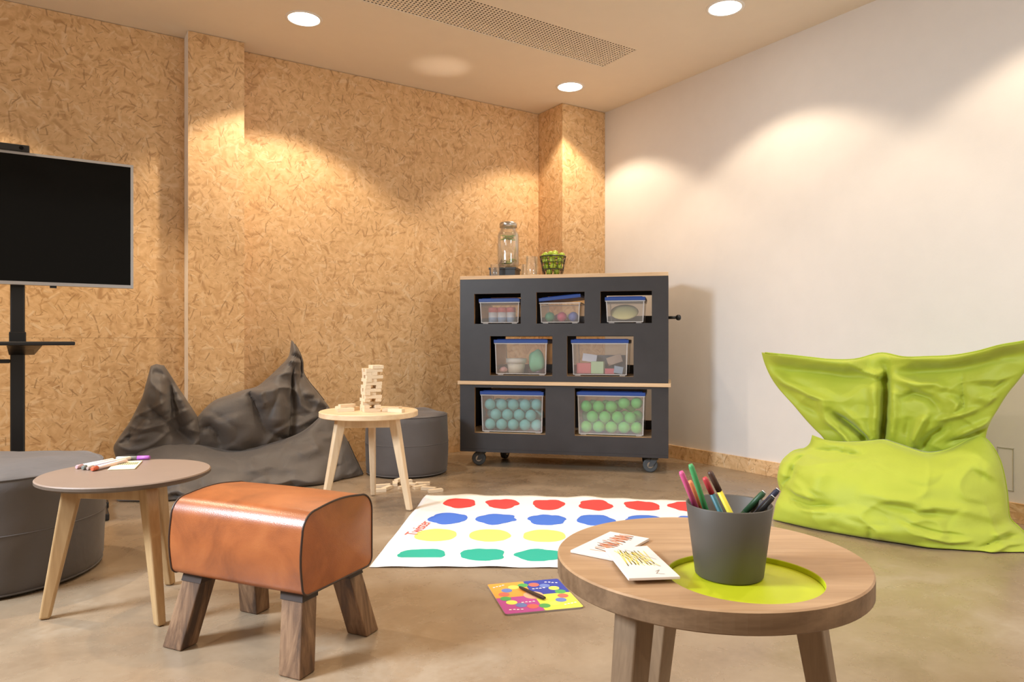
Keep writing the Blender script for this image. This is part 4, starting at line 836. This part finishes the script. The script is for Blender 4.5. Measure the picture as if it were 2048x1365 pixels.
# ------------------------------------------------------------------ painted game sheet
PC = [(-0.478, 2.365), (0.30, 2.352), (1.10, 2.34), (1.12, 3.345), (0.827, 3.372), (0.26, 3.459), (-0.158, 3.482), (-0.439, 3.459)]
sheet = thing('game_sheet', 'large white paper game sheet painted with rows of coloured dots', 'sheet', (0, 0, 0))
mb = MB(); nu_, nv_ = 60, 40; vs = []
for layer in (1, 0):
    for j in range(nv_ + 1):
        t = j / nv_
        for i in range(nu_ + 1):
            s = i / nu_
            x = (-0.478 + 0.058 * t) * (1 - s) + (1.03 + 0.02 * t) * s
            yb = 2.362 - 0.02 * s + 0.006 * noise.noise(Vector((s * 9, 0, 1))); yt = 3.462 + 0.02 * math.sin(s * 5) - 0.115 * s + 0.008 * noise.noise(Vector((s * 9, 3, 1)))
            e = max(0.0, 1 - min(min(s * 1.5, 1 - s), min(t, 1 - t)) / 0.05)
            z = 0.0025 + e * max(0.0, 0.010 * noise.noise(Vector((x * 7, t * 6, 2))) + 0.002)
            vs.append((x, yb * (1 - t) + yt * t, z + (0.0006 if layer else 0)))
Wd = nu_ + 1; N1 = Wd * (nv_ + 1); fs = []
for j in range(nv_):
    for i in range(nu_):
        q = (j * Wd + i, j * Wd + i + 1, (j + 1) * Wd + i + 1, (j + 1) * Wd + i); fs += [q, tuple(N1 + k for k in q[::-1])]
rim = list(range(Wd)) + [j * Wd + nu_ for j in range(1, nv_ + 1)] + [nv_ * Wd + i for i in range(nu_ - 1, -1, -1)] + [j * Wd for j in range(nv_ - 1, 0, -1)]
fs += [(N1 + rim[k], N1 + rim[(k + 1) % len(rim)], rim[(k + 1) % len(rim)], rim[k]) for k in range(len(rim))]
mb.add(vs, fs, 0, True); part('paper', mb, M['paper'], sheet)
DC = {'red': (.72, .055, .05), 'blue': (.055, .16, .62), 'yellow': (.86, .76, .16), 'green': (.01, .36, .26)}
def brushed(c):
    t = NT('brushed_paint'); co = t.obj((6, 60, 1)); f = t.noise(co, 1.2, 4, .6, .5)
    return t.surf(t.ramp(f, [(.3, c), (.68, c), (.8, tuple(min(1, .6 * x + .3) for x in c))]), .55)
DM = {k: brushed(c) for k, c in DC.items()}
ROWS = [('red', 3.278, [-.243, -.044, .167, .387, .595, .80, .965], .078, .098), ('blue', 2.995, [-.274, -.066, .148, .352, .56, .76, .945], .082, .088), ('yellow', 2.743, [-.297, -.087, .126, .34, .55, .75, .93], .083, .088), ('green', 2.494, [-.315, -.104, .097, .31, .53, .74, .925], .082, .072)]
for name, y, xs, rx, ry in ROWS:
    for k, x in enumerate(xs):
        poly = []
        for j in range(36):
            a = 2 * math.pi * j / 36; rr = 1 + 0.22 * noise.noise(Vector((math.cos(a) * 1.6 + k * 7.3, math.sin(a) * 1.6, y * 5))) + .05 * noise.noise(Vector((math.cos(a) * 5, math.sin(a) * 5, k + y)))
            if name == 'yellow': rr = 1 + (rr - 1) * .35
            px, py = rx * rr * math.cos(a), ry * rr * math.sin(a)
            if name == 'green' and k == 0: py = max(py, -ry * .45)
            poly.append((x + px, y - 0.10 * x * (y - 2.35) / 1.1 * .8 + py))
        part('painted_dot', MB().prism(poly, 0.0032, 0.0040), DM[name], sheet, label='painted ' + name + ' dot')
cu = bpy.data.curves.new('lettering', 'FONT'); cu.body = 'Twister'; cu.size = 0.075; cu.extrude = 0.0003; cu.space_character = 0.92; cu.shear = 0.15
tx = bpy.data.objects.new('lettering', cu); COL.objects.link(tx); tx.parent = sheet; tx.location = (-0.372, 2.735, 0.0042); tx.rotation_euler = (0, 0, R(80)); cu.materials.append(paint(.62, .12, .10)); bpy.context.view_layer.update()
lm = bpy.data.meshes.new_from_object(tx.evaluated_get(bpy.context.evaluated_depsgraph_get())); lo2 = bpy.data.objects.new('lettering', lm); COL.objects.link(lo2)
lo2.parent = sheet; lo2.location = tx.location; lo2.rotation_euler = tx.rotation_euler; lo2['label'] = 'red hand lettering'
bpy.data.objects.remove(tx, do_unlink=True); lo2.name = 'lettering'
sheet.location = (0.3, 2.9, 0)
for ch in [c for c in bpy.data.objects if c.parent == sheet]: ch.location -= Vector((0.3, 2.9, 0))

# ------------------------------------------------------------------ spinner card
sp = thing('spinner_board', 'small square multicoloured spinner board lying on the concrete floor', 'game board', (0.0635, 2.0945, 0), R(13.9))
HX, HY = 0.115, 0.123
def rrect(x0, y0, x1, y1, r, k=5):
    p = []
    for cx, cy, a0 in ((x1 - r, y1 - r, 0), (x0 + r, y1 - r, 90), (x0 + r, y0 + r, 180), (x1 - r, y0 + r, 270)):
        p += [(cx + r * math.cos(R(a0 + 90 * i / k)), cy + r * math.sin(R(a0 + 90 * i / k))) for i in range(k + 1)]
    return p
part('board', MB().prism(rrect(-HX, -HY, HX, HY, .012), 0.0005, 0.0045), paint(.30, .25, .22), sp)
for x0, y0, x1, y1, c in ((-HX + .001, 0, -.0003, HY - .001, (.86, .34, .05)), (0.0003, 0, HX - .001, HY - .001, (.03, .05, .33)), (-HX + .001, -HY + .001, -.0003, -.0003, (.45, .06, .30)), (.0003, -HY + .001, HX - .001, -.0003, (.76, .74, .08))):
    part('quadrant', MB().prism(rrect(x0, y0, x1, y1, .006, 3), 0.0046, 0.0050), paint(*c), sp)
seq = [(.08, .36, .09), (.78, .14, .10), (.14, .20, .50), (.86, .78, .12)]
for k in range(16):
    a = -R(22.5) * k + R(6); part('dot', MB().prism([(HX * .76 * math.cos(a) + .0165 * math.cos(q * math.pi / 10), HY * .72 * math.sin(a) + .0165 * math.sin(q * math.pi / 10)) for q in range(20)], 0.0051, 0.0054), paint(*seq[k % 4]), sp)
part('emblem', MB().prism([(.03 * math.cos(q * math.pi / 12), .03 * math.sin(q * math.pi / 12)) for q in range(24)], 0.0051, 0.0054), paint(.78, .42, .25), sp)
for cx, cy, an in ((-.085, .095, 20), (.082, .092, -25), (-.078, -.098, -10), (.085, -.09, 12), (.03, .05, 0), (-.03, -.05, 0)):
    mk = MB(); ca, sa = math.cos(R(an)), math.sin(R(an))
    for q in range(4):
        x0 = -.020 + q * .011
        mk.prism([(cx + ca * u - sa * w, cy + sa * u + ca * w) for u, w in ((x0, -.004 + (q % 2) * .003), (x0 + .008, -.003), (x0 + .007, .002 + (q % 2) * .002), (x0 + .001, .003))], .0056, .0058)
    part('printed_mark', mk, paint(.86, .78, .80), sp)
ar = part('spinner_arrow', MB().add([(-.060, -.0015, 0), (-.050, -.0045, 0), (.045, -.0075, 0), (.060, -.006, 0), (.060, .006, 0), (.045, .0075, 0), (-.050, .0045, 0), (-.060, .0015, 0)] + [(x * .98, y * .8, .006) for x, y in ((-.060, -.0015), (-.050, -.0045), (.045, -.0075), (.060, -.006), (.060, .006), (.045, .0075), (-.050, .0045), (-.060, .0015))],
    [tuple(range(8))[::-1], tuple(range(8, 16))] + [(i, (i + 1) % 8, 8 + (i + 1) % 8, 8 + i) for i in range(8)]), paint(.035, .018, .012, .4), sp, 0.001, label='black plastic arrow')
ar.location = (-.004, .006, .0085); ar.rotation_euler = (0, 0, R(-66))
part('pivot', MB().lathe([(0.0, .005), (.004, .005), (.004, .009), (0.0, .009)], 12), M['black'], sp)

# ------------------------------------------------------------------ on the oak table
def quad_card(name, label, pts, z0, z1, tilt=None):
    c = sum((Vector((*p, 0)) for p in pts), Vector()) / 4
    poly = [(p[0] - c.x, p[1] - c.y) for p in pts]
    t = thing(name, label, 'card', (c.x, c.y, z0))
    part('card', MB().prism(poly, 0, z1 - z0), M['card'], t, 0.0008)
    return t, poly, z1 - z0
def scribble(t, poly, z, col, lines, w=0.0016):
    """crayon strokes given in the card's own (0..1) square"""
    a, b, c, d = [Vector((*p, 0)) for p in poly]
    mb = MB()
    for ln in lines:
        P = [(a * (1 - s) * (1 - v) + b * s * (1 - v) + c * s * v + d * (1 - s) * v) for s, v in ln]
        for p, q in zip(P, P[1:]):
            dr = (q - p); 
            if dr.length < 1e-6: continue
            n_ = Vector((-dr.y, dr.x, 0)).normalized() * w / 2
            mb.add([(v.x, v.y, z) for v in (p - n_, q - n_, q + n_, p + n_)], [(0, 1, 2, 3)])
    part('crayon_drawing', mb, paint(*col), t)
t1, poly1, h1 = quad_card('drawing_card', 'white card with an orange crayon scribble, lying under the other card', [(0.165, 1.150), (0.247, 1.269), (0.183, 1.315), (0.099, 1.197)], 0.4004, 0.4050)
rnd = random.Random(3)
zig = lambda n_, x0, x1, y0, y1, j: [(x0 + (x1 - x0) * (k / n_) + rnd.uniform(-j, j), (y0 if k % 2 else y1) + rnd.uniform(-j, j)) for k in range(n_ + 1)]
scribble(t1, poly1, h1 + .0003, (.74, .30, .12), [zig(34, .18, .92, .30, .68, .05)]); scribble(t1, poly1, h1 + .0004, (.66, .20, .10), [zig(26, .30, .95, .34, .74, .06)], .0012)
t2, poly2, h2 = quad_card('drawing_card', 'white card with a yellow and grey crayon scribble, lying partly on the other card', [(0.172, 1.040), (0.250, 1.048), (0.231, 1.205), (0.157, 1.191)], 0.4058, 0.4102)
scribble(t2, poly2, h2 + .0003, (.88, .70, .16), [[(.15 + .1 * k, .88 - .03 * k), (.42 + .1 * k, .36 - .01 * k)] for k in range(5)] + [zig(16, .2, .75, .4, .85, .05)], .0016)
scribble(t2, poly2, h2 + .0004, (.38, .34, .28), [[(.25, .92), (.75, .45)], [(.40, .90), (.88, .52)], [(.30, .75), (.82, .30)], [(.62, .16), (.72, .2), (.60, .10), (.75, .08)]], .0010)
CX, CY, CZ = 0.3420, 1.112, 0.3912
cup = thing('pencil_cup', 'tapered grey clay cup holding felt tip pens on the oak table', 'cup', (CX, CY, CZ))
part('cup', MB().lathe([(0.0, 0.0), (0.049, 0.0), (0.052, 0.003), (0.0660, 0.112), (0.0652, 0.1135), (0.0632, 0.112), (0.0500, 0.006), (0.0, 0.005)], 64), M['cup'], cup)
def pen(label, p0, p1, r, body, cap, cut, plug=None, cap_r=1.08):
    """felt tip pen from p0 to p1; the cap (or the plug end) starts at the fraction cut"""
    p0, p1 = Vector(p0), Vector(p1); t = thing('felt_tip_pen', label, 'pen', p0); d = p1 - p0; L = d.length; q = d / L
    part('barrel', MB().tube([q * 0, q * .004, q * (L * cut)], [r * .7, r, r], 14), body, t)
    part('cap', MB().tube([q * (L * cut + .0004), q * (L - .004), q * L], [r * cap_r, r * cap_r, r * .8], 14), cap, t)
    if plug is not None:
        part('end_plug', MB().tube([q * (L + .0002), q * (L + .0012)], [r * .95, r * .9], 14), plug, t)
        part('end_hole', MB().tube([q * (L + .0013), q * (L + .0016)], [r * .45, r * .45], 10), cap, t)
    return t
WH = paint(.82, .80, .78)
def cup_pen(label, tip, low, r, body, cap, cut, plug=None): return pen(label, low, tip, r, body, cap, cut, plug)
cup_pen('pink felt tip pen standing at the edge of the grey cup', (0.2647, 1.105, 0.5556), (0.3261, 1.115, 0.4099), 0.004, paint(0.62, 0.08, 0.24), paint(0.66, 0.1, 0.28), 0.55, None)
cup_pen('orange felt tip pen half hidden behind the pink pen', (0.2843, 1.13, 0.5358), (0.3423, 1.14, 0.4077), 0.0038, paint(0.8, 0.22, 0.1), paint(0.78, 0.26, 0.1), 0.6, None)
cup_pen('glittery green felt tip pen standing tallest in the cup', (0.2745, 1.085, 0.5701), (0.3326, 1.098, 0.4052), 0.004, paint(0.06, 0.3, 0.1), paint(0.07, 0.36, 0.13), 0.5, None)
cup_pen('teal felt tip pen with a red cap', (0.307, 1.125, 0.5423), (0.3677, 1.128, 0.4114), 0.0042, paint(0.04, 0.16, 0.19), paint(0.52, 0.05, 0.06), 0.8, None)
cup_pen('yellow felt tip pen with a dark brown cap', (0.3029, 1.082, 0.5599), (0.3672, 1.085, 0.4324), 0.0042, paint(0.72, 0.62, 0.04), paint(0.075, 0.035, 0.025), 0.76, None)
cup_pen('dark green felt tip pen leaning over the far rim', (0.4079, 1.142, 0.5148), (0.3333, 1.15, 0.4315), 0.0046, paint(0.02, 0.07, 0.03), paint(0.025, 0.085, 0.035), 0.6, WH)
cup_pen('navy felt tip pen with a white ring at its end, leaning furthest out', (0.4215, 1.118, 0.5239), (0.3454, 1.122, 0.4395), 0.0042, paint(0.012, 0.012, 0.03), paint(0.015, 0.02, 0.05), 0.6, WH)
cup_pen('black felt tip pen leaning over the rim below the navy pen', (0.404, 1.092, 0.5185), (0.3346, 1.096, 0.4431), 0.0042, paint(0.012, 0.012, 0.012), paint(0.014, 0.013, 0.013), 0.6, WH)

# ------------------------------------------------------------------ on the taupe table
T0 = 0.3879
c3 = [(-1.163, 2.029), (-1.093, 2.045), (-1.142, 2.181), (-1.215, 2.165)]
t3, poly3, h3 = quad_card('note_card', 'cream card with small green printed bars lying under the felt pens', c3, T0, T0 + .0026)
bpy.data.objects[[c.name for c in bpy.data.objects if c.parent == t3][0]].data.materials[0] = M['cream_card']
scribble(t3, poly3, h3 + .0003, (.22, .24, .12), [[(.22 + .075 * k, .50), (.22 + .075 * k, .78)] for k in range(10)], .0036)
def lying(label, a, b, r, body, cap, cut, z=T0):
    return pen(label, (a[0], a[1], z + r * 1.08), (b[0], b[1], z + r * 1.08), r, body, cap, cut)
lying('white felt pen with a pink end, outermost of the pens on the taupe table', (-1.228, 2.175), (-1.263, 2.045), .0056, paint(.78, .68, .62), paint(.56, .34, .36), .84)
lying('white felt pen with a dark tip lying between the other pens', (-1.190, 2.200), (-1.236, 2.030), .0062, paint(.82, .74, .60), paint(.16, .17, .15), .93)
lying('white felt pen with a red cap lying against the cream card', (-1.178, 2.155), (-1.197, 2.010), .0062, paint(.82, .62, .56), paint(.62, .12, .05), .86)
lying('dark patterned felt pen lying beside the white pens', (-1.196, 2.135), (-1.221, 2.028), .0052, paint(.24, .20, .24), paint(.40, .30, .26), .8)
lying('grey felt pen with a purple cap lying behind the cream card', (-1.252 + .02, 2.196), (-1.135, 2.212), .006, paint(.32, .34, .34), paint(.38, .10, .42), .62)
